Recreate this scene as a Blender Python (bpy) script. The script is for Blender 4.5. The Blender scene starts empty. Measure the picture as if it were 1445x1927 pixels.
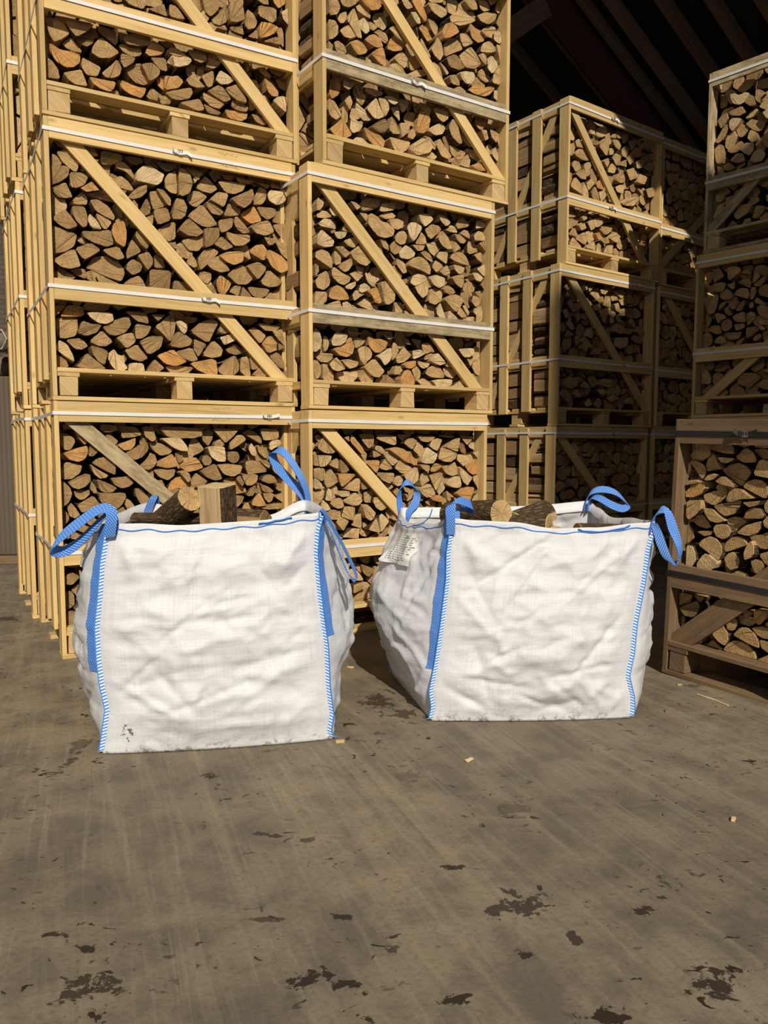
import bpy, bmesh, math, random
from mathutils import Vector, Matrix, noise
random.seed(4)
C = bpy.context.scene.collection
PI = math.pi
R = math.radians

# ------------------------------------------------------------------ camera
F, CX, CY, HOR, CAMZ = 1446.0, 722.5, 963.5, 838.0, 1.02
PITCH = math.atan((CY - HOR) / F)
cam_d = bpy.data.cameras.new('camera'); cam = bpy.data.objects.new('camera', cam_d); C.objects.link(cam)
cam.location = (0, 0, CAMZ); cam.rotation_euler = (PI / 2 - PITCH, 0, 0)
cam_d.sensor_fit = 'VERTICAL'; cam_d.sensor_height = 24.0; cam_d.lens = 24.0 * F / 1927.0
cam_d.clip_start = 0.05; cam_d.clip_end = 200
bpy.context.scene.camera = cam
VS = bpy.context.scene.view_settings
VS.view_transform = 'Standard'; VS.look = 'None'; VS.gamma = 1.0; VS.use_curve_mapping = False
VS.exposure = 0.0

# ------------------------------------------------------------------ light
world = bpy.data.worlds.new('daylight'); bpy.context.scene.world = world; world.use_nodes = True
wn = world.node_tree.nodes; wl = world.node_tree.links
bg = wn['Background']; bg.inputs[0].default_value = (0.62, 0.76, 1.0, 1); bg.inputs[1].default_value = 0.26
SUN_AZ, SUN_EL, SUN_E = 11.5, 36.0, 4.3
sun_d = bpy.data.lights.new('sun', 'SUN'); sun = bpy.data.objects.new('sun', sun_d); C.objects.link(sun)
sun_d.energy = SUN_E; sun_d.angle = R(0.55); sun_d.color = (1.0, 0.93, 0.81)
to_sun = Vector((math.sin(R(SUN_AZ)) * math.cos(R(SUN_EL)), -math.cos(R(SUN_AZ)) * math.cos(R(SUN_EL)), math.sin(R(SUN_EL))))
sun.rotation_euler = to_sun.to_track_quat('Z', 'Y').to_euler(); sun.location = to_sun * 12
def flood(name, loc, aim, power, size, col, cone=75, blend=0.5):
    d = bpy.data.lights.new(name, 'SPOT'); o = bpy.data.objects.new(name, d); C.objects.link(o)
    d.energy = power; d.shadow_soft_size = size; d.color = col; d.spot_size = R(cone); d.spot_blend = blend
    o.location = loc; o.rotation_euler = (Vector(loc) - Vector(aim)).to_track_quat('Z', 'Y').to_euler()
    return o
flood('floodlight', (-1.9, -0.6, 3.6), (-1.0, 4.0, 1.2), 95, 0.09, (1.0, 0.78, 0.50), 80, 0.6)

# ------------------------------------------------------------------ helpers
def cam_ray(px, py):
    r = Vector((1, 0, 0)); u = Vector((0, math.sin(PITCH), math.cos(PITCH))); f = Vector((0, math.cos(PITCH), -math.sin(PITCH)))
    return r * ((px - CX) / F) - u * ((py - CY) / F) + f
CAM = Vector((0, 0, CAMZ))
def hit_plane(px, py, P, n):
    d = cam_ray(px, py); return CAM + d * ((P - CAM).dot(n) / d.dot(n))
def hit_z(px, py, z=0.0):
    d = cam_ray(px, py); return CAM + d * ((z - CAMZ) / d.z)
def hit_y(px, py, y):
    d = cam_ray(px, py); return CAM + d * (y / d.y)

def tag(o, label=None, cat=None, group=None, kind=None):
    if label: o['label'] = label
    if cat: o['category'] = cat
    if group: o['group'] = group
    if kind: o['kind'] = kind
    return o
def empty(name, loc=(0, 0, 0), rz=0.0, parent=None):
    o = bpy.data.objects.new(name, None); C.objects.link(o); o.location = loc; o.rotation_euler = (0, 0, rz)
    o.empty_display_size = 0.1
    if parent: o.parent = parent
    return o
class MB:
    """collects geometry with uv and per-face material, then links it as one mesh object"""
    def __init__(s): s.v = []; s.f = []; s.uv = []; s.m = []; s.t = []
    def face(s, idx, uv=None, m=0, t=0.5):
        s.f.append(tuple(idx)); s.uv.append(uv or [(0, 0)] * len(idx)); s.m.append(m); s.t.append(t)
    def box(s, x0, x1, y0, y1, z0, z1, m=0, jit=0.0, rng=random, ch=0.0015):
        """a sawn board: small chamfers, uv u along its longest side"""
        L = [(x0, x1), (y0, y1), (z0, z1)]
        ext = [b - a for a, b in L]; ax = ext.index(max(ext))
        ou, ov = rng.random() * 20, rng.random() * 20
        ch = min(ch, min(ext) * 0.3)
        def uvof(p):
            o = [i for i in (0, 1, 2) if i != ax]
            return (p[ax] + ou, p[o[0]] + p[o[1]] + ov)
        base = len(s.v)
        cs = []
        for sx in (0, 1):
            for sy in (0, 1):
                for sz in (0, 1):
                    j = [rng.uniform(-jit, jit) for _ in range(3)]
                    cs.append([L[0][sx] + j[0], L[1][sy] + j[1], L[2][sz] + j[2]])
        # each corner gives three vertices, one per face direction
        idx = {}
        for ci, c in enumerate(cs):
            sg = [1 if not (ci >> 2) & 1 else -1, 1 if not (ci >> 1) & 1 else -1, 1 if not ci & 1 else -1]
            for a in range(3):
                p = list(c)
                for b in range(3):
                    if b != a: p[b] += sg[b] * ch
                idx[(ci, a)] = len(s.v); s.v.append(tuple(p))
        def quad(keys):
            ii = [idx[k] for k in keys]; s.face(ii, [uvof(s.v[i]) for i in ii], m)
        def ci(x, y, z): return x * 4 + y * 2 + z
        for a in range(3):
            for e in (0, 1):
                b, c = [(1, 2), (2, 0), (0, 1)][a]
                ring = []
                for (p, q) in ((0, 0), (1, 0), (1, 1), (0, 1)):
                    t = [0, 0, 0]; t[a] = e; t[b] = p; t[c] = q; ring.append((ci(*t), a))
                quad(ring if e else ring[::-1])
        for a in range(3):      # edge chamfers along axis a
            b, c = [i for i in range(3) if i != a]
            for p in (0, 1):
                for q in (0, 1):
                    t0 = [0, 0, 0]; t0[b] = p; t0[c] = q; t1 = list(t0); t1[a] = 1
                    quad([(ci(*t0), b), (ci(*t1), b), (ci(*t1), c), (ci(*t0), c)])
        for k in range(8): quad([(k, 0), (k, 1), (k, 2)])
        return base
    def obox(s, M, hx, hy, hz, m=0, rng=random, jit=0.0):
        n0 = len(s.v); s.box(-hx, hx, -hy, hy, -hz, hz, m, jit, rng)
        for i in range(n0, len(s.v)): s.v[i] = tuple(M @ Vector(s.v[i]))
    def tube(s, pts, r, n=6, m=0, closed=False):
        pts = [Vector(p) for p in pts]; N = len(pts); rings = []
        up = Vector((0.13, 0.21, 0.97)); L = 0
        for i, p in enumerate(pts):
            a = pts[(i - 1) % N] if (closed or i) else p; b = pts[(i + 1) % N] if (closed or i < N - 1) else p
            d = (b - a).normalized(); x = d.cross(up)
            if x.length < 1e-4: x = d.cross(Vector((1, 0, 0)))
            x.normalize(); y = d.cross(x); rr = r[i] if isinstance(r, (list, tuple)) else r
            if i: L += (p - pts[i - 1]).length
            rings.append((len(s.v), L))
            for k in range(n):
                t = 2 * PI * k / n; s.v.append(tuple(p + x * (math.cos(t) * rr) + y * (math.sin(t) * rr)))
        for i in range(N if closed else N - 1):
            a, la = rings[i]; b, lb = rings[(i + 1) % N]
            for k in range(n):
                k2 = (k + 1) % n
                s.face([a + k, a + k2, b + k2, b + k], [(la, k / n), (la, (k + 1) / n), (lb, (k + 1) / n), (lb, k / n)], m)
        if not closed:
            s.face([rings[0][0] + k for k in range(n)][::-1], None, m); s.face([rings[-1][0] + k for k in range(n)], None, m)
    def ribbon(s, pts, wid, th=0.0016, m=0):
        """woven tape: centre points and half-width vectors"""
        N = len(pts); L = 0; st = []
        for i in range(N):
            p = Vector(pts[i]); w = Vector(wid[i])
            d = (Vector(pts[min(i + 1, N - 1)]) - Vector(pts[max(i - 1, 0)])).normalized()
            n = d.cross(w)
            n = n.normalized() * th if n.length > 1e-9 else Vector((0, 0, th))
            if i: L += (p - Vector(pts[i - 1])).length
            st.append((len(s.v), L))
            s.v += [tuple(p - w + n), tuple(p + w + n), tuple(p + w - n), tuple(p - w - n)]
        vv = [0, 1, 1, 0]
        for i in range(N - 1):
            a, la = st[i]; b, lb = st[i + 1]
            for k in range(4):
                k2 = (k + 1) % 4
                s.face([a + k, a + k2, b + k2, b + k], [(la, vv[k]), (la, vv[k2]), (lb, vv[k2]), (lb, vv[k])], m)
        s.face([st[0][0] + k for k in range(4)][::-1], None, m); s.face([st[-1][0] + k for k in range(4)], None, m)
    def build(s, name, mats, parent=None, smooth=False, loc=None, rz=None):
        me = bpy.data.meshes.new(name); me.from_pydata(s.v, [], s.f)
        for m in (mats if isinstance(mats, (list, tuple)) else [mats]): me.materials.append(m)
        uvl = me.uv_layers.new(name='uv'); k = 0; flat = []
        for u in s.uv:
            for a in u: flat += [a[0], a[1]]
        uvl.data.foreach_set('uv', flat)
        me.polygons.foreach_set('material_index', s.m)
        if smooth: me.polygons.foreach_set('use_smooth', [True] * len(s.f))
        if any(abs(t - 0.5) > 1e-6 for t in s.t):
            at = me.attributes.new('tone', 'FLOAT', 'FACE'); at.data.foreach_set('value', s.t)
        me.validate(); me.update()
        o = bpy.data.objects.new(name, me); C.objects.link(o)
        if parent: o.parent = parent
        if loc is not None: o.location = loc
        if rz is not None: o.rotation_euler = (0, 0, rz)
        return o
# ------------------------------------------------------------------ materials
class NT:
    def __init__(s, name):
        s.mat = bpy.data.materials.new(name); s.mat.use_nodes = True
        s.n = s.mat.node_tree.nodes; s.l = s.mat.node_tree.links; s.bsdf = s.n['Principled BSDF']
    def new(s, t, **k):
        n = s.n.new(t)
        for a, b in k.items():
            if a.startswith('i_'):
                key = a[2:]; n.inputs[int(key) if key.isdigit() else key.replace('_', ' ')].default_value = b
            else: setattr(n, a, b)
        return n
    def math(s, op, a, b=None, c=None, clamp=False):
        n = s.n.new('ShaderNodeMath'); n.operation = op; n.use_clamp = clamp
        for i, v in enumerate((a, b, c)):
            if v is None: continue
            if isinstance(v, (int, float)): n.inputs[i].default_value = v
            else: s.l.new(v, n.inputs[i])
        return n.outputs[0]
    def mapping(s, vec, scale=(1, 1, 1), loc=(0, 0, 0), rot=(0, 0, 0)):
        if rot != (0, 0, 0):
            n = s.new('ShaderNodeMapping'); s.l.new(vec, n.inputs[0]); n.inputs['Rotation'].default_value = rot; vec = n.outputs[0]
        n = s.new('ShaderNodeMapping'); s.l.new(vec, n.inputs[0]); n.inputs['Scale'].default_value = scale
        n.inputs['Location'].default_value = loc; return n.outputs[0]
    def noise(s, vec, scale, detail=3, rough=0.5, dist=0.0, out='Fac'):
        n = s.new('ShaderNodeTexNoise'); s.l.new(vec, n.inputs['Vector']); n.inputs['Scale'].default_value = scale
        n.inputs['Detail'].default_value = detail; n.inputs['Roughness'].default_value = rough; n.inputs['Distortion'].default_value = dist
        return n.outputs[out]
    def ramp(s, fac, stops, interp='LINEAR'):
        n = s.new('ShaderNodeValToRGB'); cr = n.color_ramp; cr.interpolation = interp
        while len(cr.elements) > len(stops): cr.elements.remove(cr.elements[-1])
        while len(cr.elements) < len(stops): cr.elements.new(0.5)
        for e, (p, c) in zip(cr.elements, stops):
            e.position = p; e.color = (c, c, c, 1) if isinstance(c, (int, float)) else (*c, 1)
        s.l.new(fac, n.inputs[0]); return n.outputs[0]
    def mix(s, fac, a, b, mode='MIX'):
        n = s.new('ShaderNodeMix', data_type='RGBA', blend_type=mode)
        for i, v in ((0, fac), (6, a), (7, b)):
            if isinstance(v, (int, float)): n.inputs[i].default_value = v
            elif isinstance(v, tuple): n.inputs[i].default_value = (*v, 1)
            else: s.l.new(v, n.inputs[i])
        return n.outputs[2]
    def bump(s, h, strength=0.3, dist=0.002):
        n = s.new('ShaderNodeBump'); s.l.new(h, n.inputs['Height']); n.inputs['Strength'].default_value = strength
        n.inputs['Distance'].default_value = dist; s.l.new(n.outputs[0], s.bsdf.inputs['Normal'])
    def col(s, c):
        if isinstance(c, tuple): s.bsdf.inputs['Base Color'].default_value = (*c, 1)
        else: s.l.new(c, s.bsdf.inputs['Base Color'])
    def rough(s, r):
        if isinstance(r, (int, float)): s.bsdf.inputs['Roughness'].default_value = r
        else: s.l.new(r, s.bsdf.inputs['Roughness'])
    def spec(s, v): s.bsdf.inputs['Specular IOR Level'].default_value = v

def timber(name, dark, mid, light, knots=True, stain=0.0):
    t = NT(name); uv = t.new('ShaderNodeUVMap').outputs[0]; oi = t.new('ShaderNodeObjectInfo')
    off = t.new('ShaderNodeVectorMath', operation='SCALE'); t.l.new(oi.outputs['Random'], off.inputs['Scale']); off.inputs[0].default_value = (37, 17, 0)
    ad = t.new('ShaderNodeVectorMath', operation='ADD'); t.l.new(uv, ad.inputs[0]); t.l.new(off.outputs[0], ad.inputs[1]); uv = ad.outputs[0]
    g = t.noise(t.mapping(uv, (1.6, 34, 1)), 1.0, 5, 0.6, 1.2)
    g2 = t.noise(t.mapping(uv, (6, 210, 1)), 1.0, 3, 0.6)
    big = t.noise(t.mapping(uv, (2.0, 3.0, 1)), 1.2, 2)
    c = t.ramp(g, [(0.28, dark), (0.5, mid), (0.75, light)])
    c = t.mix(t.math('MULTIPLY', t.math('SUBTRACT', big, 0.35), 0.9, clamp=True), c, light)
    tone = t.math('MULTIPLY_ADD', oi.outputs['Random'], 0.30, 0.76)
    c = t.mix(1.0, c, t.new('ShaderNodeCombineColor').outputs[0], 'MULTIPLY') if False else c
    vm = t.new('ShaderNodeVectorMath', operation='SCALE'); t.l.new(c, vm.inputs[0]); t.l.new(tone, vm.inputs['Scale']); c = vm.outputs[0]
    if knots:
        v = t.new('ShaderNodeTexVoronoi', feature='F1'); t.l.new(t.mapping(uv, (4.2, 11, 1)), v.inputs['Vector']); v.inputs['Scale'].default_value = 1.0
        k = t.ramp(v.outputs['Distance'], [(0.0, 1.0), (0.06, 0.9), (0.10, 0.25), (0.15, 0.0)])
        sel = t.ramp(t.new('ShaderNodeSeparateColor').outputs[0], [(0, 1)]) if False else k
        c = t.mix(t.math('MULTIPLY', k, 0.55), c, tuple(x * 0.35 for x in dark))
    if stain:
        sn = t.noise(t.mapping(uv, (7, 26, 1)), 1.0, 6, 0.75)
        c = t.mix(t.math('MULTIPLY', t.ramp(sn, [(0.42, 0.0), (0.62, 1.0)]), stain), c, (0.075, 0.055, 0.03))
    t.col(c); t.rough(0.72); t.spec(0.25)
    t.bump(t.math('ADD', g, g2), 0.35, 0.0015)
    return t.mat
M_pine = timber('pine board', (0.50, 0.315, 0.11), (0.65, 0.445, 0.18), (0.73, 0.535, 0.245))
M_pine2 = timber('weathered pine board', (0.34, 0.25, 0.13), (0.52, 0.40, 0.22), (0.62, 0.49, 0.29), True, 0.6)
M_grey = timber('old brown board', (0.14, 0.085, 0.045), (0.205, 0.130, 0.070), (0.27, 0.180, 0.10), True, 0.25)
M_block = timber('pressed wood block', (0.45, 0.29, 0.12), (0.60, 0.41, 0.18), (0.66, 0.47, 0.24), False, 0.25)
M_rafter = timber('dark rafter timber', (0.17, 0.10, 0.055), (0.25, 0.155, 0.085), (0.30, 0.20, 0.12), False, 0.2)

def log_end():
    t = NT('log end grain'); uv = t.new('ShaderNodeUVMap').outputs[0]
    at = t.new('ShaderNodeAttribute', attribute_name='tone').outputs['Fac']
    # every log takes its own stretch of the noise
    o = t.new('ShaderNodeVectorMath', operation='SCALE'); o.inputs[0].default_value = (113, 71, 0); t.l.new(at, o.inputs['Scale'])
    ad = t.new('ShaderNodeVectorMath', operation='ADD'); t.l.new(uv, ad.inputs[0]); t.l.new(o.outputs[0], ad.inputs[1]); ow = ad.outputs[0]
    ln = t.new('ShaderNodeVectorMath', operation='LENGTH'); t.l.new(uv, ln.inputs[0])
    nz = t.noise(ow, 26, 3, 0.6)
    rr = t.math('ADD', ln.outputs['Value'], t.math('MULTIPLY', nz, 0.016))
    ring = t.math('SINE', t.math('MULTIPLY', rr, 820))
    rv = t.new('ShaderNodeVectorRotate', rotation_type='Z_AXIS'); t.l.new(ow, rv.inputs['Vector']); t.l.new(t.math('MULTIPLY', at, 47), rv.inputs['Angle'])
    saw = t.noise(t.mapping(rv.outputs[0], (9, 210, 1)), 1.0, 3, 0.65, 0.4)
    big = t.noise(ow, 15, 4, 0.6); med = t.noise(ow, 60, 4, 0.7)
    sp = t.new('ShaderNodeSeparateXYZ'); t.l.new(uv, sp.inputs[0])
    ang = t.math('ARCTAN2', sp.outputs[0], sp.outputs[1])
    cv = t.new('ShaderNodeCombineXYZ'); t.l.new(t.math('MULTIPLY', ang, 2.6), cv.inputs[0]); t.l.new(t.math('MULTIPLY', at, 91), cv.inputs[1])
    crk = t.noise(cv.outputs[0], 1.6, 2, 0.5)
    crack = t.ramp(crk, [(0.492, 0.0), (0.4985, 1.0), (0.5015, 1.0), (0.508, 0.0)])
    base = t.ramp(at, [(0.0, (0.33, 0.20, 0.085)), (0.18, (0.44, 0.275, 0.118)), (0.45, (0.58, 0.37, 0.16)), (0.62, (0.68, 0.45, 0.205)), (0.72, (0.76, 0.56, 0.30)), (0.80, (0.60, 0.335, 0.125)), (1.0, (0.66, 0.335, 0.105))])
    dk = t.new('ShaderNodeVectorMath', operation='SCALE'); t.l.new(base, dk.inputs[0]); dk.inputs['Scale'].default_value = 0.52; dark = dk.outputs[0]
    c = t.mix(t.math('MULTIPLY', t.ramp(ring, [(0.3, 0.0), (0.95, 1.0)]), 0.24), base, dark)
    c = t.mix(t.math('MULTIPLY', t.ramp(saw, [(0.38, 1.0), (0.56, 0.0)]), 0.50), c, dark)
    c = t.mix(t.math('MULTIPLY', t.ramp(big, [(0.46, 0.0), (0.70, 1.0)]), 0.62), c, dark)
    c = t.mix(t.math('MULTIPLY', t.ramp(med, [(0.55, 0.0), (0.72, 1.0)]), 0.40), c, dark)
    c = t.mix(t.math('MULTIPLY', t.ramp(ln.outputs['Value'], [(0.0, 0.7), (0.026, 0.45), (0.04, 0.0)]), 0.6), c, dark)
    c = t.mix(t.math('MULTIPLY', crack, 0.75), c, (0.05, 0.028, 0.013))
    t.col(c); t.rough(0.85); t.spec(0.15)
    t.bump(t.math('SUBTRACT', t.math('ADD', t.math('ADD', saw, med), t.math('MULTIPLY', ring, 0.12)), crack), 0.9, 0.004)
    return t.mat
def log_bark():
    t = NT('bark'); uv = t.new('ShaderNodeUVMap').outputs[0]
    v = t.new('ShaderNodeTexVoronoi', feature='DISTANCE_TO_EDGE'); t.l.new(t.mapping(uv, (70, 22, 1)), v.inputs['Vector']); v.inputs['Scale'].default_value = 1
    n = t.noise(uv, 60, 4, 0.7)
    c = t.ramp(t.math('ADD', t.math('MULTIPLY', v.outputs['Distance'], 1.4), t.math('MULTIPLY', n, 0.5)), [(0.15, (0.028, 0.018, 0.010)), (0.5, (0.10, 0.066, 0.036)), (0.9, (0.19, 0.135, 0.08))])
    t.col(c); t.rough(0.95); t.spec(0.1); t.bump(t.math('ADD', v.outputs['Distance'], n), 1.0, 0.008)
    return t.mat
def log_split():
    t = NT('split wood face'); uv = t.new('ShaderNodeUVMap').outputs[0]
    at = t.new('ShaderNodeAttribute', attribute_name='tone').outputs['Fac']
    g = t.noise(t.mapping(uv, (90, 4, 1)), 1.0, 4, 0.6, 0.6); b = t.noise(uv, 9, 3)
    base = t.ramp(at, [(0.0, (0.26, 0.155, 0.07)), (0.5, (0.48, 0.32, 0.16)), (0.75, (0.60, 0.43, 0.235)), (1.0, (0.52, 0.29, 0.115))])
    c = t.mix(t.math('MULTIPLY', t.ramp(g, [(0.35, 1.0), (0.65, 0.0)]), 0.45), base, (0.15, 0.085, 0.038))
    c = t.mix(t.math('MULTIPLY', t.ramp(b, [(0.45, 0.0), (0.7, 1.0)]), 0.35), c, (0.20, 0.125, 0.06))
    t.col(c); t.rough(0.85); t.spec(0.15); t.bump(g, 0.8, 0.004)
    return t.mat
M_end, M_bark, M_split = log_end(), log_bark(), log_split()
LOGM = [M_end, M_bark, M_split]

MUD = tuple(hit_y(241, 1381, 2.45) - Vector((-.61825, 2.88225, 0)))
def woven():
    t = NT('white woven plastic'); uv = t.new('ShaderNodeUVMap').outputs[0]; tc = t.new('ShaderNodeTexCoord').outputs['Object']
    wx = t.math('SINE', t.math('MULTIPLY', t.new('ShaderNodeSeparateXYZ').outputs[0], 1)) if False else None
    sp = t.new('ShaderNodeSeparateXYZ'); t.l.new(uv, sp.inputs[0])
    wv = t.math('MULTIPLY', t.math('SINE', t.math('MULTIPLY', sp.outputs[0], 2 * PI * 330)), t.math('SINE', t.math('MULTIPLY', sp.outputs[1], 2 * PI * 330)))
    th1 = t.noise(t.mapping(uv, (260, 5, 1)), 1.0, 2); th2 = t.noise(t.mapping(uv, (5, 260, 1)), 1.0, 2)
    threads = t.math('ADD', th1, th2)
    c = t.ramp(threads, [(0.75, (0.64, 0.655, 0.685)), (1.25, (0.745, 0.755, 0.78))])
    # grime that gathers along the foot of the bag and in a few smears
    so = t.new('ShaderNodeSeparateXYZ'); t.l.new(tc, so.inputs[0])
    dn = t.noise(tc, 26, 5, 0.75)
    low = t.ramp(so.outputs[2], [(0.004, 1.0), (0.035, 0.25), (0.07, 0.0)])
    d = t.math('MULTIPLY', t.ramp(dn, [(0.50, 0.0), (0.60, 1.0)]), low)
    sn = t.noise(t.mapping(tc, (7, 7, 3)), 1.0, 4, 0.7)
    soft = t.math('MULTIPLY', t.ramp(sn, [(0.5, 0.0), (0.8, 1.0)]), 0.22)
    c = t.mix(soft, c, (0.62, 0.585, 0.50))
    c = t.mix(t.math('MULTIPLY', d, 0.8), c, (0.10, 0.065, 0.035))
    # one burst of mud low on the front of the left-hand bag
    mu = t.new('ShaderNodeVectorMath', operation='DISTANCE'); t.l.new(tc, mu.inputs[0]); mu.inputs[1].default_value = MUD; mn = t.noise(tc, 55, 4, 0.7)
    md_ = t.math('ADD', t.math('MULTIPLY', mu.outputs['Value'], 24), t.math('MULTIPLY', t.math('SUBTRACT', mn, 0.5), 3.2))
    c = t.mix(t.ramp(md_, [(0.28, 0.9), (0.42, 0.0)]), c, (0.10, 0.06, 0.03))
    t.col(c); t.rough(0.42); t.spec(0.4)
    cr = t.noise(tc, 38, 5, 0.62, 0.4); cr2 = t.noise(t.mapping(tc, (9, 9, 30)), 1.0, 3, 0.6)
    h = t.math('ADD', t.math('MULTIPLY', wv, 0.10), t.math('ADD', t.math('MULTIPLY', cr, 0.9), t.math('MULTIPLY', cr2, 1.0)))
    t.bump(h, 0.42, 0.006)
    tr = t.new('ShaderNodeBsdfTranslucent'); tr.inputs[0].default_value = (0.80, 0.79, 0.74, 1)
    mx = t.new('ShaderNodeMixShader'); mx.inputs[0].default_value = 0.14
    t.l.new(t.bsdf.outputs[0], mx.inputs[1]); t.l.new(tr.outputs[0], mx.inputs[2]); t.l.new(mx.outputs[0], t.n['Material Output'].inputs[0])
    return t.mat
M_woven = woven()
def webbing():
    t = NT('blue webbing'); uv = t.new('ShaderNodeUVMap').outputs[0]; sp = t.new('ShaderNodeSeparateXYZ'); t.l.new(uv, sp.inputs[0])
    ph = t.math('ADD', t.math('MULTIPLY', sp.outputs[0], 95), t.math('MULTIPLY', sp.outputs[1], 4.5))
    st = t.math('FRACT', ph)
    row = t.math('FRACT', t.math('MULTIPLY', sp.outputs[1], 7))
    w = t.math('MULTIPLY', t.math('GREATER_THAN', st, 0.66), t.math('GREATER_THAN', row, 0.35))
    c = t.mix(t.math('MULTIPLY', w, 0.80), (0.030, 0.185, 0.66), (0.50, 0.66, 0.88))
    t.col(c); t.rough(0.45); t.spec(0.5)
    t.bump(t.math('ADD', t.math('SINE', t.math('MULTIPLY', ph, 2 * PI)), t.math('SINE', t.math('MULTIPLY', sp.outputs[1], 70))), 0.5, 0.0012)
    return t.mat
def overlock():
    t = NT('blue and white overlock stitching'); uv = t.new('ShaderNodeUVMap').outputs[0]; sp = t.new('ShaderNodeSeparateXYZ'); t.l.new(uv, sp.inputs[0])
    st = t.math('FRACT', t.math('ADD', t.math('MULTIPLY', sp.outputs[0], 92), t.math('MULTIPLY', sp.outputs[1], 0.5)))
    edge = t.math('GREATER_THAN', sp.outputs[1], 0.80)
    b = t.math('MAXIMUM', t.math('GREATER_THAN', st, 0.52), edge)
    c = t.mix(b, (0.70, 0.74, 0.80), (0.035, 0.20, 0.66))
    t.col(c); t.rough(0.5); t.bump(st, 0.5, 0.0015)
    return t.mat
def plain(name, c, r=0.6, metal=0.0, bump=None, spec=0.4):
    t = NT(name); t.col(c); t.rough(r); t.bsdf.inputs['Metallic'].default_value = metal; t.spec(spec)
    if bump:
        tc = t.new('ShaderNodeTexCoord').outputs['Object']; t.bump(t.noise(tc, bump[0], 4, 0.6), bump[1], bump[2])
        n = t.noise(tc, bump[0] * 0.4, 4); t.col(t.mix(t.math('MULTIPLY', n, 0.5), c, tuple(x * 0.6 for x in c)))
    return t.mat
M_web, M_lock = webbing(), overlock()
M_thread = plain('blue thread', (0.035, 0.19, 0.62), 0.5)
M_strap = plain('white strapping', (0.80, 0.79, 0.76), 0.35, 0, (40, 0.2, 0.001))
M_bstrap = plain('black strapping', (0.018, 0.020, 0.020), 0.4)
M_wire = plain('steel buckle', (0.55, 0.54, 0.50), 0.3, 1.0)
M_ink = plain('stamp ink', (0.10, 0.065, 0.035), 0.8)
M_print = plain('printed ink', (0.10, 0.11, 0.12), 0.8)
M_green = plain('green print', (0.06, 0.30, 0.08), 0.7)
M_paper = plain('label film', (0.74, 0.74, 0.72), 0.35)
M_card = plain('brown wrap', (0.16, 0.125, 0.085), 0.8, 0, (12, 0.4, 0.01))
M_steel = plain('red oxide steel', (0.12, 0.045, 0.035), 0.7, 0.0, (9, 0.3, 0.003))
M_roof = plain('dark roof sheet', (0.018, 0.018, 0.020), 0.85, 0, (3, 0.3, 0.004))
M_twine = plain('pale twine', (0.55, 0.52, 0.44), 0.8)
M_straw = plain('pale splinter', (0.66, 0.50, 0.27), 0.8)
def brick():
    t = NT('old brick wall'); tc = t.new('ShaderNodeTexCoord').outputs['Object']
    b = t.new('ShaderNodeTexBrick'); m = t.mapping(tc, (1, 1, 1), rot=(PI / 2, 0, 0)); t.l.new(m, b.inputs['Vector'])
    b.inputs['Scale'].default_value = 4.4; b.inputs['Color1'].default_value = (0.10, 0.07, 0.05, 1); b.inputs['Color2'].default_value = (0.145, 0.10, 0.068, 1)
    b.inputs['Mortar'].default_value = (0.05, 0.04, 0.03, 1); b.inputs['Mortar Size'].default_value = 0.018
    n = t.noise(tc, 9, 5, 0.7); t.col(t.mix(t.math('MULTIPLY', n, 0.6), b.outputs['Color'], (0.06, 0.045, 0.032))); t.rough(0.95)
    t.bump(b.outputs['Fac'], 0.5, 0.01); return t.mat
M_brick = brick()
def ribbed():
    t = NT('ribbed beige sheet'); tc = t.new('ShaderNodeTexCoord').outputs['Object']; sp = t.new('ShaderNodeSeparateXYZ'); t.l.new(tc, sp.inputs[0])
    w = t.math('SINE', t.math('MULTIPLY', sp.outputs[0], 160)); n = t.noise(tc, 3, 4)
    t.col(t.mix(n, (0.075, 0.058, 0.037), (0.110, 0.085, 0.055))); t.rough(0.7); t.bump(w, 0.5, 0.004); return t.mat
M_rib = ribbed()

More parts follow.
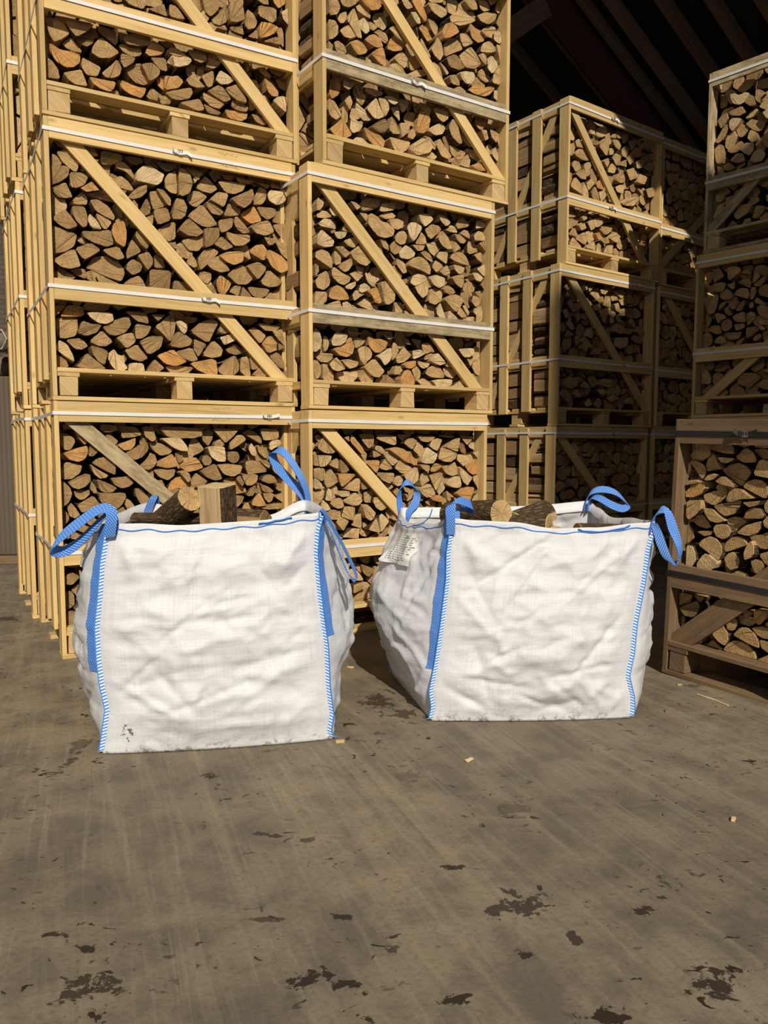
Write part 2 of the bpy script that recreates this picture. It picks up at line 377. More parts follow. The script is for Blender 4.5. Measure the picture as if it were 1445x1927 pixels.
def concrete():
    t = NT('dusty concrete floor'); geo = t.new('ShaderNodeNewGeometry').outputs['Position']
    big = t.noise(geo, 0.9, 4, 0.6); mid = t.noise(geo, 5.5, 6, 0.68, 0.3); fine = t.noise(geo, 70, 4, 0.65)
    # sweeping marks run away to the right
    sw = t.noise(t.mapping(geo, (14, 0.8, 1), rot=(0, 0, R(-24))), 1.0, 5, 0.65, 0.5)
    sw2 = t.noise(t.mapping(geo, (60, 1.6, 1), rot=(0, 0, R(-20))), 1.0, 3, 0.6, 0.3)
    c = t.ramp(big, [(0.32, (0.148, 0.117, 0.078)), (0.5, (0.205, 0.162, 0.107)), (0.68, (0.262, 0.205, 0.132))])
    c = t.mix(t.math('MULTIPLY', t.ramp(mid, [(0.40, 1.0), (0.58, 0.0)]), 0.62), c, (0.090, 0.078, 0.060))
    c = t.mix(t.math('MULTIPLY', t.ramp(sw, [(0.48, 0.0), (0.68, 1.0)]), 0.50), c, (0.290, 0.235, 0.150))
    c = t.mix(t.math('MULTIPLY', t.ramp(sw2, [(0.56, 0.0), (0.74, 1.0)]), 0.30), c, (0.34, 0.30, 0.22))
    c = t.mix(t.math('MULTIPLY', t.ramp(fine, [(0.35, 1.0), (0.5, 0.0)]), 0.30), c, (0.085, 0.070, 0.050))
    # small dark crumbs of bark and spilled damp patches
    sp1 = t.noise(t.mapping(geo, (1, 1.5, 1)), 19, 4, 0.6, 1.0); gate = t.noise(geo, 2.6, 2)
    spots = t.math('MULTIPLY', t.ramp(sp1, [(0.635, 0.0), (0.655, 1.0)]), t.ramp(gate, [(0.44, 0.0), (0.56, 1.0)]))
    wob = t.noise(geo, 16, 4, 0.65, 0.8); wob2 = t.noise(geo, 45, 3, 0.7)
    acc = spots
    def blot(px, py, rx, ry, rot, wet):
        nonlocal acc
        p = hit_z(px, py)
        a = t.new('ShaderNodeVectorMath', operation='SUBTRACT'); t.l.new(geo, a.inputs[0]); a.inputs[1].default_value = (p.x, p.y, 0)
        m = t.mapping(a.outputs[0], (1, 1, 1), rot=(0, 0, R(rot))); m2 = t.mapping(m, (1 / rx, 1 / ry, 0))
        l = t.new('ShaderNodeVectorMath', operation='LENGTH'); t.l.new(m2, l.inputs[0])
        d = t.math('ADD', l.outputs['Value'], t.math('MULTIPLY', t.math('SUBTRACT', wob, 0.5), 5.2))
        d = t.math('ADD', d, t.math('MULTIPLY', t.math('SUBTRACT', wob2, 0.5), 2.6))
        k = t.math('MULTIPLY', t.ramp(t.math('MULTIPLY', d, 0.5), [(0.34, 1.0), (0.44, 0.0)]), wet)
        acc = t.math('MAXIMUM', acc, k)
    for b in ((580, 1840, 0.060, 0.034, 10, 0.95), (660, 1855, 0.055, 0.022, 40, 0.9), (175, 1845, 0.075, 0.05, 0, 0.8), (178, 1908, 0.022, 0.02, 0, 0.95), (860, 1885, 0.035, 0.03, 0, 0.9), (965, 1702, 0.075, 0.05, 0, 0.8), (1145, 1910, 0.045, 0.035, 0, 0.95), (1350, 1855, 0.06, 0.045, 0, 0.85),
              (855, 1632, 0.035, 0.016, 0, 0.9), (640, 1727, 0.03, 0.012, 0, 0.85), (985, 1795, 0.03, 0.022, 0, 0.9), (1200, 1718, 0.045, 0.02, -20, 0.85), (1285, 1655, 0.06, 0.04, 0, 0.6), (100, 1760, 0.03, 0.012, 0, 0.85), (160, 1785, 0.02, 0.016, 0, 0.9), (510, 1572, 0.06, 0.012, 15, 0.8),
              (575, 1580, 0.03, 0.02, 0, 0.7), (135, 1430, 0.018, 0.13, 0, 0.65), (150, 1400, 0.03, 0.09, -8, 0.45), (715, 1320, 0.10, 0.12, 0, 0.75), (760, 1345, 0.10, 0.05, 0, 0.65), (1300, 1290, 0.06, 0.03, 0, 0.5), (965, 1520, 0.05, 0.08, 20, 0.45), (690, 1915, 0.03, 0.02, 0, 0.9),
              (205, 1210, 0.05, 0.03, 0, 0.5), (395, 1460, 0.03, 0.02, 0, 0.7), (740, 1785, 0.02, 0.014, 0, 0.7), (1080, 1770, 0.014, 0.03, 0, 0.8), (5, 1165, 0.12, 0.09, 0, 0.7), (770, 1460, 0.05, 0.04, 10, 0.4), (40, 1540, 0.05, 0.012, 0, 0.5), (500, 1730, 0.03, 0.015, 0, 0.7)):
        blot(*b[:2], b[2] * .8, b[3] * .8, b[4], min(1, b[5] * 1.1))
    c = t.mix(t.math('MULTIPLY', acc, 0.95), c, (0.022, 0.013, 0.008))
    t.col(c)
    t.rough(t.ramp(acc, [(0.0, 0.78), (1.0, 0.55)])); t.spec(0.3)
    t.bump(t.math('ADD', t.math('MULTIPLY', mid, 0.8), t.math('MULTIPLY', fine, 0.5)), 0.45, 0.006)
    return t.mat
M_floor = concrete()
# outlines of the log ends read on the faces of the near crates: crop origin, scale, crate, polygons (tens of crop pixels)
LOGS = [
(80,200,5.78,'LM',"""10 51 15 53 22 63 13 66 8 66;10 64 22 64 30 66 28 76 20 82 8 86 7 70;15 49 24 47 34 52 40 60 38 71 34 71 21 60;41 64 47 68 45 71 41 71;29 71 43 72 50 77 46 85 37 89 31 88;7 88 25 82 30 92 33 99 25 100 18 99 12 93;7 90 14 94 20 104 17 114 9 117 7 110;o 54 81 63 91 48 93 41 89;47 94 64 90 74 97 78 105 66 102 54 98;43 92 49 99 49 107 36 107 29 105 36 99;32 108 46 109 49 119 49 130 44 132 37 125 33 117;51 102 60 101 72 109 79 120 78 124 70 121 58 114;24 111 31 119 39 130 28 134 18 129 10 121;p 51 116 60 125 65 134 53 132 49 124;58 116 68 121 76 126 70 134 66 133 60 123;o 77 127 89 124 92 138 90 154 80 148 75 137;9 129 23 134 38 139 35 152 25 158 9 160;43 135 60 136 74 134 78 150 70 153 55 148 45 142;75 109 80 105 87 114 88 121 85 122;91 117 97 122 88 121;91 124 100 127 106 135 98 132;102 135 110 136 118 147 114 156 107 150 101 142;97 144 108 158 92 166 91 158;35 154 52 148 64 156 53 163 45 167;65 156 83 152 90 165 82 167 72 162;119 152 126 152 133 164 125 162;60 65 74 65 73 74 72 79;75 80 85 75 94 82 100 91 96 92 82 88;78 61 88 60 96 68 100 75 100 80 91 71 80 67;p 101 81 103 70 110 64 119 65 126 70 133 74 130 82 125 86 113 83;63 50 66 48 86 52 87 58 78 63 63 63;88 55 96 54 110 57 109 62 101 64;92 99 103 88 114 85 114 93 107 99 98 101;82 90 92 91 90 96;97 106 99 101 104 107 104 113;113 99 118 110 117 117 110 120 105 115;116 93 124 92 134 109 121 113 118 105;124 89 132 91 140 101 140 108 137 108 129 97;121 112 136 110 140 124 126 129 122 121;110 121 121 118 120 129;43 42 54 43 61 54 52 55;54 57 62 58 59 62;124 135 134 128 145 125 145 144 136 148;122 60 145 63 145 67 136 72 128 66;137 149 145 147 145 156;11 36 26 40 32 48 25 47 17 43"""),
(320,250,5.78,'LM',"""-6 50 -2 44 7 42 8 67 0 65 -5 60;10 38 15 38 22 45 25 55 22 65 14 69 9 67;p 25 49 30 51 27 55;38 46 45 53 52 61 45 66 36 64 27 59;18 74 19 66 26 63 32 64 41 69 36 75 28 81 23 79;52 53 58 52 83 55 80 63 70 67 60 65;66 71 78 66 90 60 92 68 88 77 81 82 73 78;99 56 105 63 104 73 100 78 90 78 93 67;p 109 62 118 63 132 62 131 70 124 76 116 79 108 74 106 67;43 72 52 64 64 66 59 81 50 76;39 74 48 78 59 86 55 90 46 88 41 82;62 76 78 82 76 89 66 91 58 90;6 71 14 71 19 80 17 90 12 94 2 94;19 90 34 77 44 89 52 100 42 103 34 101 25 95;o 76 88 91 79 96 88 100 96 88 99 81 94;94 80 108 81 116 82 114 91 106 95 99 90;115 84 131 88 128 96 118 99 111 97;20 92 28 99 37 108 30 113 20 112 9 105;52 95 69 92 68 102 62 107 55 109;72 90 80 98 88 108 80 110 72 104 69 96;87 101 97 97 108 95 114 108 104 112 93 109;111 100 130 99 130 118 124 118 116 108;g 37 104 45 103 54 103 54 113 47 122 38 125 38 112;61 107 72 110 87 111 87 118 79 123 70 123 63 115;102 113 117 115 112 122 107 122;12 117 24 114 37 111 37 121 31 129 20 128;56 112 69 124 60 128 48 121;115 119 131 119 132 139 121 132;o 85 129 93 122 101 121 106 128 103 140;o 107 126 120 133 131 142 128 150 120 153 110 145 105 134;30 137 36 128 45 125 54 129 42 142 33 150;o 53 133 63 129 81 129 80 140 70 144 61 140;52 133 61 143 66 150 55 152 45 148 40 142;22 130 28 138 30 145 26 147 18 142;9 131 15 127 17 136 12 136;78 143 84 149 91 158 84 165 73 165 62 154 70 148;83 144 97 140 106 147 96 160 90 153;98 160 107 148 123 162 117 167 108 168 101 165;33 150 45 152 45 160 40 165 31 158;o 55 154 67 163 64 170 57 179 52 172 50 162;-4 97 6 98 8 105 5 116 -2 118;-4 119 6 120 6 126 2 130;16 38 37 42 31 52 24 46;41 42 56 44 49 54 44 47;o 56 45 71 47 67 52 60 51;o 72 48 91 52 86 56 74 53;109 55 126 59 125 62 110 60;93 53 109 57 106 61"""),
(80,480,5.78,'LM',"""10 5 35 -8 40 5 42 12 30 15 20 13;47 14 55 2 70 1 80 4 88 14 90 20 86 29 70 24 55 17;20 10 16 12 37 24 30 28 10 27;29 16 37 14 46 15 49 24 46 26 37 22;37 29 46 27 54 31;58 22 68 24 85 32 82 34 62 31;98 4 109 10 107 18 98 22 91 16 92 9;88 31 96 25 105 22 110 28 114 38 96 35;103 0 115 -4 120 3 120 10 115 17 109 8;121 0 129 -1 134 14 122 14;g 117 15 141 17 138 40 116 38;o 13 54 26 55 17 64 12 67;o 27 54 44 56 46 66 30 67 19 67;p 48 62 76 62 78 71 70 75 61 74 52 68;12 68 38 67 39 80 36 88 25 91 17 90;43 71 54 75 65 75 60 84 48 88 38 85;65 78 80 70 94 66 97 75 91 84 80 88 72 86;64 81 77 94 70 99 62 99 51 94;90 61 113 62 116 75 103 72;101 74 119 77 115 86 108 91 101 91;80 90 88 86 98 84 102 94 92 102;105 94 117 88 132 88 129 101 115 109;134 68 140 64 145 72 144 84 139 95 131 86 122 78;p 18 92 27 97 34 110 35 116 29 113 20 107 13 101;25 92 42 90 50 99 43 103 35 102;52 98 64 101 72 105 68 120 60 115 55 108;48 106 58 114 71 125 36 122 42 116;p 73 106 78 102 82 108 89 110 89 117 93 123 88 127 80 126 75 120 71 112;103 97 108 104 115 112 108 116 96 113 89 103;p 94 118 102 117 110 118 112 127 93 127;122 113 133 123 125 128 113 128;12 107 18 109 26 114 29 122 13 122;o 124 109 142 102 150 110 158 116 144 121 133 118;133 121 145 120 165 122 158 130 140 129;118 64 134 65 126 72"""),
(320,520,5.78,'LM',"""g 4 4 15 6 22 10 31 20 3 16;40 10 47 9 52 22 48 22;64 17 70 10 78 10 74 22 69 19;61 23 66 21 72 25;79 11 86 18 93 27 76 25;84 11 109 14 105 21 98 24 91 22 87 18;109 17 117 23 123 30 100 27;p 6 49 12 48 18 52 19 59 16 63 12 60;3 42 31 45 28 50 22 51 12 48;22 60 33 50 45 46 53 50 48 60 42 73;8 60 15 62 25 69 22 75 12 78 0 76 3 66;26 68 40 74 31 88 26 80;47 69 58 79 56 87 46 89 35 86;56 49 60 49 66 60 60 63 53 61;p 54 66 70 62 73 69 59 75;g 60 79 70 72 82 82 72 86 63 83;74 62 79 65 86 76 80 77 75 70;85 58 92 55 105 64 98 74 90 64;o 99 73 109 63 118 70 118 80 107 84;118 72 126 77 118 81;111 60 122 57 126 77 117 68;6 82 24 77 31 91 24 93 14 89;-8 82 0 78 6 84 10 95 0 98 -10 96;o 21 94 50 89 52 109 42 109 30 102;p -6 99 10 96 20 94 17 102 8 106 -2 106;52 102 60 94 71 85 76 96 74 104 68 110 55 106;77 88 85 87 88 111 82 111 76 103;85 82 92 82 98 93 96 101 89 102 87 92;100 95 108 101 108 107 103 112 96 112 90 107;108 87 117 82 124 93 125 101 118 99;123 101 128 104 124 110;95 51 121 54 115 60 103 59"""),
(70,0,5.78,'LT',"""8 19 20 19 29 25 36 36 28 42 18 46 13 37;31 24 35 20 62 26 55 34 43 40 36 32;42 41 50 37 60 32 64 39 61 47 54 51 48 48;27 47 36 40 41 45 50 57 39 56 31 52;o 13 46 25 54 38 56 47 60 47 68 40 73 31 73 20 66 14 56;9 61 16 66 23 75 25 86 9 84;69 40 78 47 90 57 80 63 68 63 59 57 61 49;64 27 86 33 86 42 86 50 77 43 68 36;49 62 56 66 70 73 66 83 54 82 48 73;70 79 79 72 87 64 92 74 90 82 82 85 75 84;28 79 38 77 48 75 52 85 55 94 42 92 34 87;87 48 113 49 114 60 105 62 94 57;93 42 100 37 108 36 125 41 122 49 112 50 98 48;91 58 100 60 107 63 105 68 95 74 91 67;96 74 108 69 113 69 117 78 121 91 116 93 107 90 100 83;113 70 119 68 126 68 134 76 133 82 122 89 118 79;123 62 140 63 142 78 134 76 128 69;o 125 43 131 46 140 54 134 60 122 61 117 57;o 56 83 70 86 86 89 84 96 80 100 70 97 61 91;o 87 86 95 88 108 94 119 96 117 103 113 107 100 102 92 96;124 95 132 101 144 110 141 113 118 106;o 130 86 135 82 145 82 152 90 150 96 137 99 131 93;140 55 148 50 158 56 158 62 148 60;131 44 145 45 150 52 140 52;142 66 148 61 150 74;92 -4 118 -6 119 5 115 10 100 5;121 10 138 3 142 18 128 13"""),
(310,0,5.5577,'LT',"""5 4 12 6 22 20 15 20 5 17;10 -6 20 -2 27 14 18 10;38 -8 50 -5 58 8 48 18 42 12;48 19 56 11 64 6 67 14 65 23 58 27 51 25;68 1 80 0 83 12 84 20 76 23 68 22;86 9 93 14 97 23 95 29 87 31 84 26;98 5 117 9 117 21 112 24 98 16;o 100 22 112 24 120 29 113 36 106 39 99 40;p 122 12 131 9 131 27 124 20;68 28 81 26 83 37 70 32;87 38 96 31 98 41;103 43 117 38 122 47;54 29 60 28 66 32;97 0 107 -6 109 5 103 4;o 112 -4 129 -6 126 4 119 9 115 4;-8 40 0 44 10 46 9 56 4 57;p 2 65 9 56 14 51 21 57 29 63 25 68 15 70 8 68;23 51 42 55 45 63 38 66 30 62;47 55 60 57 61 62 56 70 50 72 43 69;38 79 51 73 52 82 50 90 45 92;p 58 73 66 78 74 83 67 88 58 88 53 83;o 0 79 6 80 14 79 20 85 15 92 0 94;22 83 31 76 36 84 43 91 34 92 26 89;0 97 10 94 28 91 30 97 26 103 15 105 7 103;g 44 94 58 88 63 94 70 104 63 107 53 101;63 92 77 87 81 93 87 108 76 105 68 99;40 96 50 102 63 109 57 114 48 111 41 104;15 107 25 105 37 103 42 115 34 116;70 103 88 112 86 117 77 116 70 112;o 62 114 75 116 87 118 86 124 80 127 67 124;40 108 48 112 60 118 55 120 45 118;90 118 110 125 108 130 102 131 95 127;o 88 104 92 102 96 106 95 114 90 116;97 106 105 113 111 120 108 123 99 120;o 104 81 111 86 119 96 119 101 113 101 108 96;96 71 105 70 112 81 104 79;114 79 130 79 130 96 120 92;p 113 105 118 101 125 100 127 109 127 118 120 112;125 101 131 102 128 112;-6 100 0 100 7 106 5 109 -4 109;63 62 70 70 80 86 74 80 66 72;108 70 129 74 120 80 112 76;83 63 89 66 88 75"""),
(100,770,6.02,'LB',"""10 17 22 18 25 23 12 23;6 27 14 27 24 33 25 38 20 46 14 47 8 40;25 23 33 28 40 36 36 41 29 33;o 11 50 25 45 39 41 40 50 36 57 28 60 18 57;43 38 50 44 52 48 45 54 40 53 41 44;53 17 71 18 74 24 66 26 57 26 53 23;73 18 94 20 101 29 90 32 78 33 77 25;102 19 114 20 117 35 112 37 104 31;119 20 145 20 168 22 170 30 160 33 145 33 130 32;59 29 65 29 74 36 71 41 64 37;o 73 41 85 36 94 32 93 41 88 46 80 47;82 50 95 43 107 37 108 46 102 54 93 58 86 55;108 37 120 38 130 42 136 46 132 51 122 53 113 47;p 122 33 135 32 145 33 152 42 153 48 143 47 134 42;110 49 116 52 118 59 115 65 108 69 103 68 98 64 106 56;o 117 64 125 56 135 50 139 58 141 65 130 67 120 65;44 61 50 56 58 54 66 58 71 65 71 75 60 70 51 65;42 62 50 68 63 75 60 78 53 79 46 73;14 60 25 61 33 64 31 72 22 79 13 80 6 78 9 68;17 83 28 77 42 73 43 81 38 87 29 91 22 89;6 82 12 82 19 88 22 96 18 106 10 112 8 111;23 92 41 91 42 96 36 102 30 103 25 99;43 81 48 87 50 94 47 96 42 91;50 79 60 83 73 89 68 94 59 95 53 92;65 78 78 77 85 75 92 83 86 88 78 90 70 86;53 95 70 95 82 95 83 100 78 109 69 116 59 112 53 103;113 69 125 67 139 68 137 76 130 81 120 77;116 81 123 80 127 87 125 92;o 130 91 133 82 140 77 148 76 158 82 162 90 150 91 141 89 133 92;129 95 141 90 148 91 142 100 137 101;27 109 36 103 46 98 55 110 42 113 33 118;16 112 21 106 27 114 31 120 25 124 18 121;7 113 13 114 18 120 18 126 13 132 7 134;67 117 80 110 84 117 90 126 80 127 70 121;83 101 88 104 98 116 93 118 85 116 81 108;93 90 99 89 108 98 110 110 105 112 98 106 94 98;36 125 45 121 51 127 48 133 40 131;26 137 32 129 40 134 35 140;45 139 53 129 55 140 50 144;21 140 33 141 30 148 20 147;8 137 17 136 20 146 9 150;30 150 42 142 40 155"""),
(0,740,3.704,'LB',"""44 128 50 125 56 128 50 134 45 133;58 130 49 137 55 143 60 138 62 132;45 138 50 138 52 142 52 148 46 152;51 150 57 144 60 146 57 154;g 47 152 54 153 56 158 52 165 47 162"""),
(320,770,5.5577,'LB',"""20 36 22 31 27 30 36 42 31 46 22 50 19 44;34 23 40 21 46 23 44 32 40 39 35 34 32 29;24 19 36 19 34 26;44 20 72 21 66 29 58 36 51 28;46 38 48 33 53 31 57 34 57 38 52 39;62 35 70 27 76 27 80 32 70 39 63 43;75 25 82 21 90 24 96 32 96 37 86 31;94 20 114 21 114 31 98 33 96 27;p 39 39 57 38 59 55 50 55 43 50;60 50 61 45 66 44 71 45 73 50 71 55 66 57 61 54;p 85 35 89 41 91 50 85 48 82 41;92 37 97 41 102 49 100 52 93 46 91 40;p 104 42 104 35 109 31 115 32 117 36 111 40 106 43;o 9 60 17 53 27 50 32 56 35 61 28 64 18 66;33 54 35 49 39 48 43 51 44 55 41 59 36 59;g 32 65 40 60 48 57 52 66 55 73 47 75 38 71;49 58 60 57 76 59 74 67 66 71 56 68;79 62 79 55 85 53 94 55 101 61 101 66 90 67 82 69;94 54 100 53 105 57 104 62 100 60;o 106 56 112 43 120 42 124 48 125 70 117 73 108 65;5 46 9 44 13 47 14 54 9 57;10 66 16 64 21 68 22 74 19 77 15 72;27 66 33 71 40 75 34 81 27 82 19 78;38 83 43 77 49 76 55 79 50 84;o 56 73 68 71 72 78 79 83 80 87 68 89 60 87;69 73 73 69 78 77 76 81;75 69 92 68 91 76 85 80 80 80;95 75 98 70 104 68 110 71 113 77 104 78;94 77 103 81 109 86 104 88 97 86;108 78 124 77 122 83 116 86 111 84;80 89 85 83 90 79 90 86 86 91 81 91;o 94 87 98 95 101 101 92 102 85 100 88 93;97 88 109 88 107 96 103 98 99 94;110 92 117 88 125 86 124 94 119 98 112 94;95 104 104 99 117 98 116 104 105 105;66 90 78 91 75 98 70 103 66 103"""),
(560,260,6.425,'MM',"""24 71 32 77 31 82 27 87 23 87;p 39 87 40 80 46 78 53 83 60 91 50 93 43 94;23 93 28 87 35 88 42 95 33 97 24 96;p 25 103 32 97 40 98 46 105 47 110 36 108 27 106;p 44 113 60 113 58 119 53 122 48 121;54 93 62 94 65 100 61 102 56 98;54 111 57 104 64 102 72 107 75 113 67 114 60 113;29 110 37 117 45 124 43 131 33 132 23 128 24 117;55 124 66 120 75 119 75 126 68 133 61 130;45 131 54 130 64 139 58 145;64 139 71 132 79 126 87 136 91 148 83 155 75 152 68 146;22 137 30 134 38 138 42 147 42 156 41 158 31 151 22 145;44 136 49 137 53 145 52 152 45 154;49 155 57 149 66 144 67 152 62 160 57 162 52 159;21 151 25 154 26 161 22 167;21 173 28 164 35 160 40 169 39 178 32 184 24 181;44 155 54 163 65 168 63 174 56 178 49 175 42 168 41 160;63 164 70 161 80 166 72 174;58 179 65 175 71 173 70 179 65 183 59 182;p 81 162 92 167 100 170 93 177 96 180 90 179 84 173;p 74 185 76 177 82 175 89 181 85 184 78 187;75 90 84 91 85 95 83 101;86 95 89 90 97 95 101 100 110 103 118 111 116 118 107 121 98 119 90 110 86 104;99 94 106 89 114 90 119 94 116 97 107 98;110 98 120 97 129 101 127 108 121 111 114 108;64 76 71 78 77 83 72 87;77 76 83 72 98 74 101 82 90 87 78 88;102 78 120 78 117 87 104 89 99 88;99 121 105 122 110 129 111 136 104 133;112 130 117 124 123 126 126 132 124 138 118 141 113 137;118 119 122 113 129 112 133 118 130 128 124 129 119 125;119 145 129 150 133 162 128 164 120 154;111 138 119 147 116 147;76 118 85 125 89 134 84 133;104 162 112 162 119 172 113 172"""),
(760,300,6.425,'MM',"""p 4 82 8 76 14 76 21 80 22 84 12 100 7 93;21 87 26 93 28 101 24 103 13 102;18 66 26 65 33 68 36 73 25 82 21 76;25 84 33 78 42 80 46 85 33 97 29 93;p 42 66 50 69 57 76 55 79 51 81 45 75;63 80 66 72 70 70 76 75 79 81 66 84;50 85 57 79 62 82 65 89 57 88;46 85 53 93 57 101 59 108 53 109 46 104 42 96;61 90 68 91 76 98 73 102 68 101 64 97;68 90 72 85 77 86 80 91 80 96 74 93;p 88 73 103 78 103 83 87 84;85 92 90 86 95 88 98 94 98 99 86 98;104 82 106 90 105 97 99 98;91 101 105 99 107 105 107 113 97 109;27 102 34 99 41 101 46 107 41 112 37 118 31 112;57 98 64 100 69 108 60 113;77 99 84 99 90 106 91 112 77 115;85 115 93 112 104 114 104 121 97 126 89 121;20 112 26 110 32 115 35 122 34 125 27 120;43 111 54 112 52 127 46 123 39 118;56 119 60 113 69 111 76 118 80 129 69 126 60 122;10 103 26 104 23 110 17 111;-6 112 2 103 10 108 14 113 12 118 5 121 -4 119;5 128 11 119 20 117 28 122 33 132 32 140 23 135 13 131;34 130 38 122 43 123 48 130 40 138;43 136 48 131 52 127 57 137 50 141;p 60 127 68 129 74 131 72 137 67 139 62 134;88 132 98 127 106 129 106 134 100 143;83 137 89 137 96 143 93 148 87 146;93 151 98 145 103 146 103 159;57 142 65 140 73 139 73 149 70 156 64 152;31 143 38 139 50 143 50 151 43 156 35 151;8 149 11 141 17 138 25 140 29 145 20 151 13 153;13 154 21 151 28 146 30 155 29 163 23 168 18 163;46 156 53 152 60 156 63 161 57 164 50 161;72 151 78 147 84 150 86 156 82 168 79 171 74 165 71 158;84 164 94 168 92 174 87 179 82 172;85 160 91 159 96 164 94 169;31 157 37 161 44 158 47 163 45 171 38 176 30 173;49 169 56 164 64 163 73 169 69 178 64 185 57 179"""),
(750,540,6.881,'MM',"""49 29 54 20 57 28 62 43 55 42 50 36;p 65 30 73 37 80 45 78 48 64 44;80 26 85 33 89 39 82 40 76 34;83 25 86 23 92 33 90 38;99 27 107 24 109 33 108 42 104 49 100 46 101 37 97 32;80 44 89 39 98 38 98 44 94 50 80 47;8 30 17 36 25 41 8 39;-6 20 2 19 8 26 4 38 -4 37;110 36 118 41 116 47 110 46;7 77 11 82 17 88 13 93 6 98 -2 99 -3 90;p 18 82 28 81 36 86 27 91 19 94;33 95 35 88 42 85 49 89 40 93;p 51 85 57 92 62 99 53 102 41 96 47 90;30 73 38 72 44 76 47 85 42 84 35 87 31 82;o 6 100 14 96 23 95 23 102 16 106 10 105;24 95 33 98 41 99 38 104 32 106 27 103;-3 100 3 103 7 108 2 113 -6 114;35 112 38 105 45 101 53 103 59 113 59 118 44 117 38 115;57 104 78 105 76 112 70 119 60 115;65 91 70 95 77 104 61 103;77 80 98 79 99 86 92 91 84 91;100 90 105 92 107 105 106 116 99 112 95 103;89 93 98 95 93 103;o 8 108 14 107 20 118 21 126 18 132 4 129 3 117;17 107 24 102 29 110 28 118 22 123 20 115;24 121 32 118 39 122 45 129 39 133 30 130;43 121 55 119 70 120 68 128 58 134 50 133 47 125;p 81 120 85 128 88 136 65 134 72 127;90 126 97 132 97 135 89 133;7 65 13 68 16 75 10 74;16 67 30 69 26 80 21 73;53 75 58 80 65 89 57 88 52 82;80 109 86 118 77 116"""),
(560,520,6.88,'MM',"""108 7 114 6 122 10 127 20 126 32 118 37 113 36;o 88 18 96 16 103 14 110 33 106 36 100 33 96 24;75 35 84 28 92 27 100 32 105 42 103 48 95 47 92 43 84 40;71 24 75 18 81 18 87 23 79 28 73 32;o 40 28 42 17 50 11 58 14 65 22 68 30 55 31;22 19 38 20 38 31 33 37 22 38;37 37 46 33 55 31 58 41 47 39;58 34 64 32 70 37 65 42 59 41;70 36 78 42 86 44 84 46 66 42;112 46 116 39 124 33 133 32 140 36 136 50 128 51;106 48 114 44 124 51 110 50;21 66 28 71 32 82 30 93 24 98 20 97;33 76 39 79 41 87 39 95 35 98 33 90;p 49 72 57 73 65 76 63 84 55 90 46 90 44 84;o 69 77 74 92 72 100 64 105 54 102 46 94 58 88;73 82 79 79 88 83 85 88 75 94;o 91 77 99 81 108 81 117 85 115 92 107 99 100 99 93 91;78 96 82 91 88 90 94 93 97 100 95 106 90 110 87 116 81 108;p 102 103 112 97 121 92 122 102 119 111 113 116 108 107;124 83 129 89 131 96 127 105 122 110 122 95;125 111 130 98 138 89 142 100 142 110 134 113;100 106 107 115 113 123 106 131 98 130 90 122 86 117;20 101 28 99 46 100 45 107 38 112 29 111;20 108 26 109 30 116 31 125 28 132 20 136;32 113 39 114 45 122 47 130 47 136 33 137;50 104 55 110 63 120 53 123 46 121 41 114;57 108 67 107 80 111 77 117 68 120 63 116;50 124 65 123 78 123 78 130 71 138 63 139 55 135;79 132 84 120 92 125 99 132 97 139 90 142 83 140;123 111 131 114 138 119 131 128 123 130 117 123;g 99 142 102 133 109 128 116 127 124 134 128 143;64 71 86 73 76 77 68 77;111 76 127 79 118 82"""),
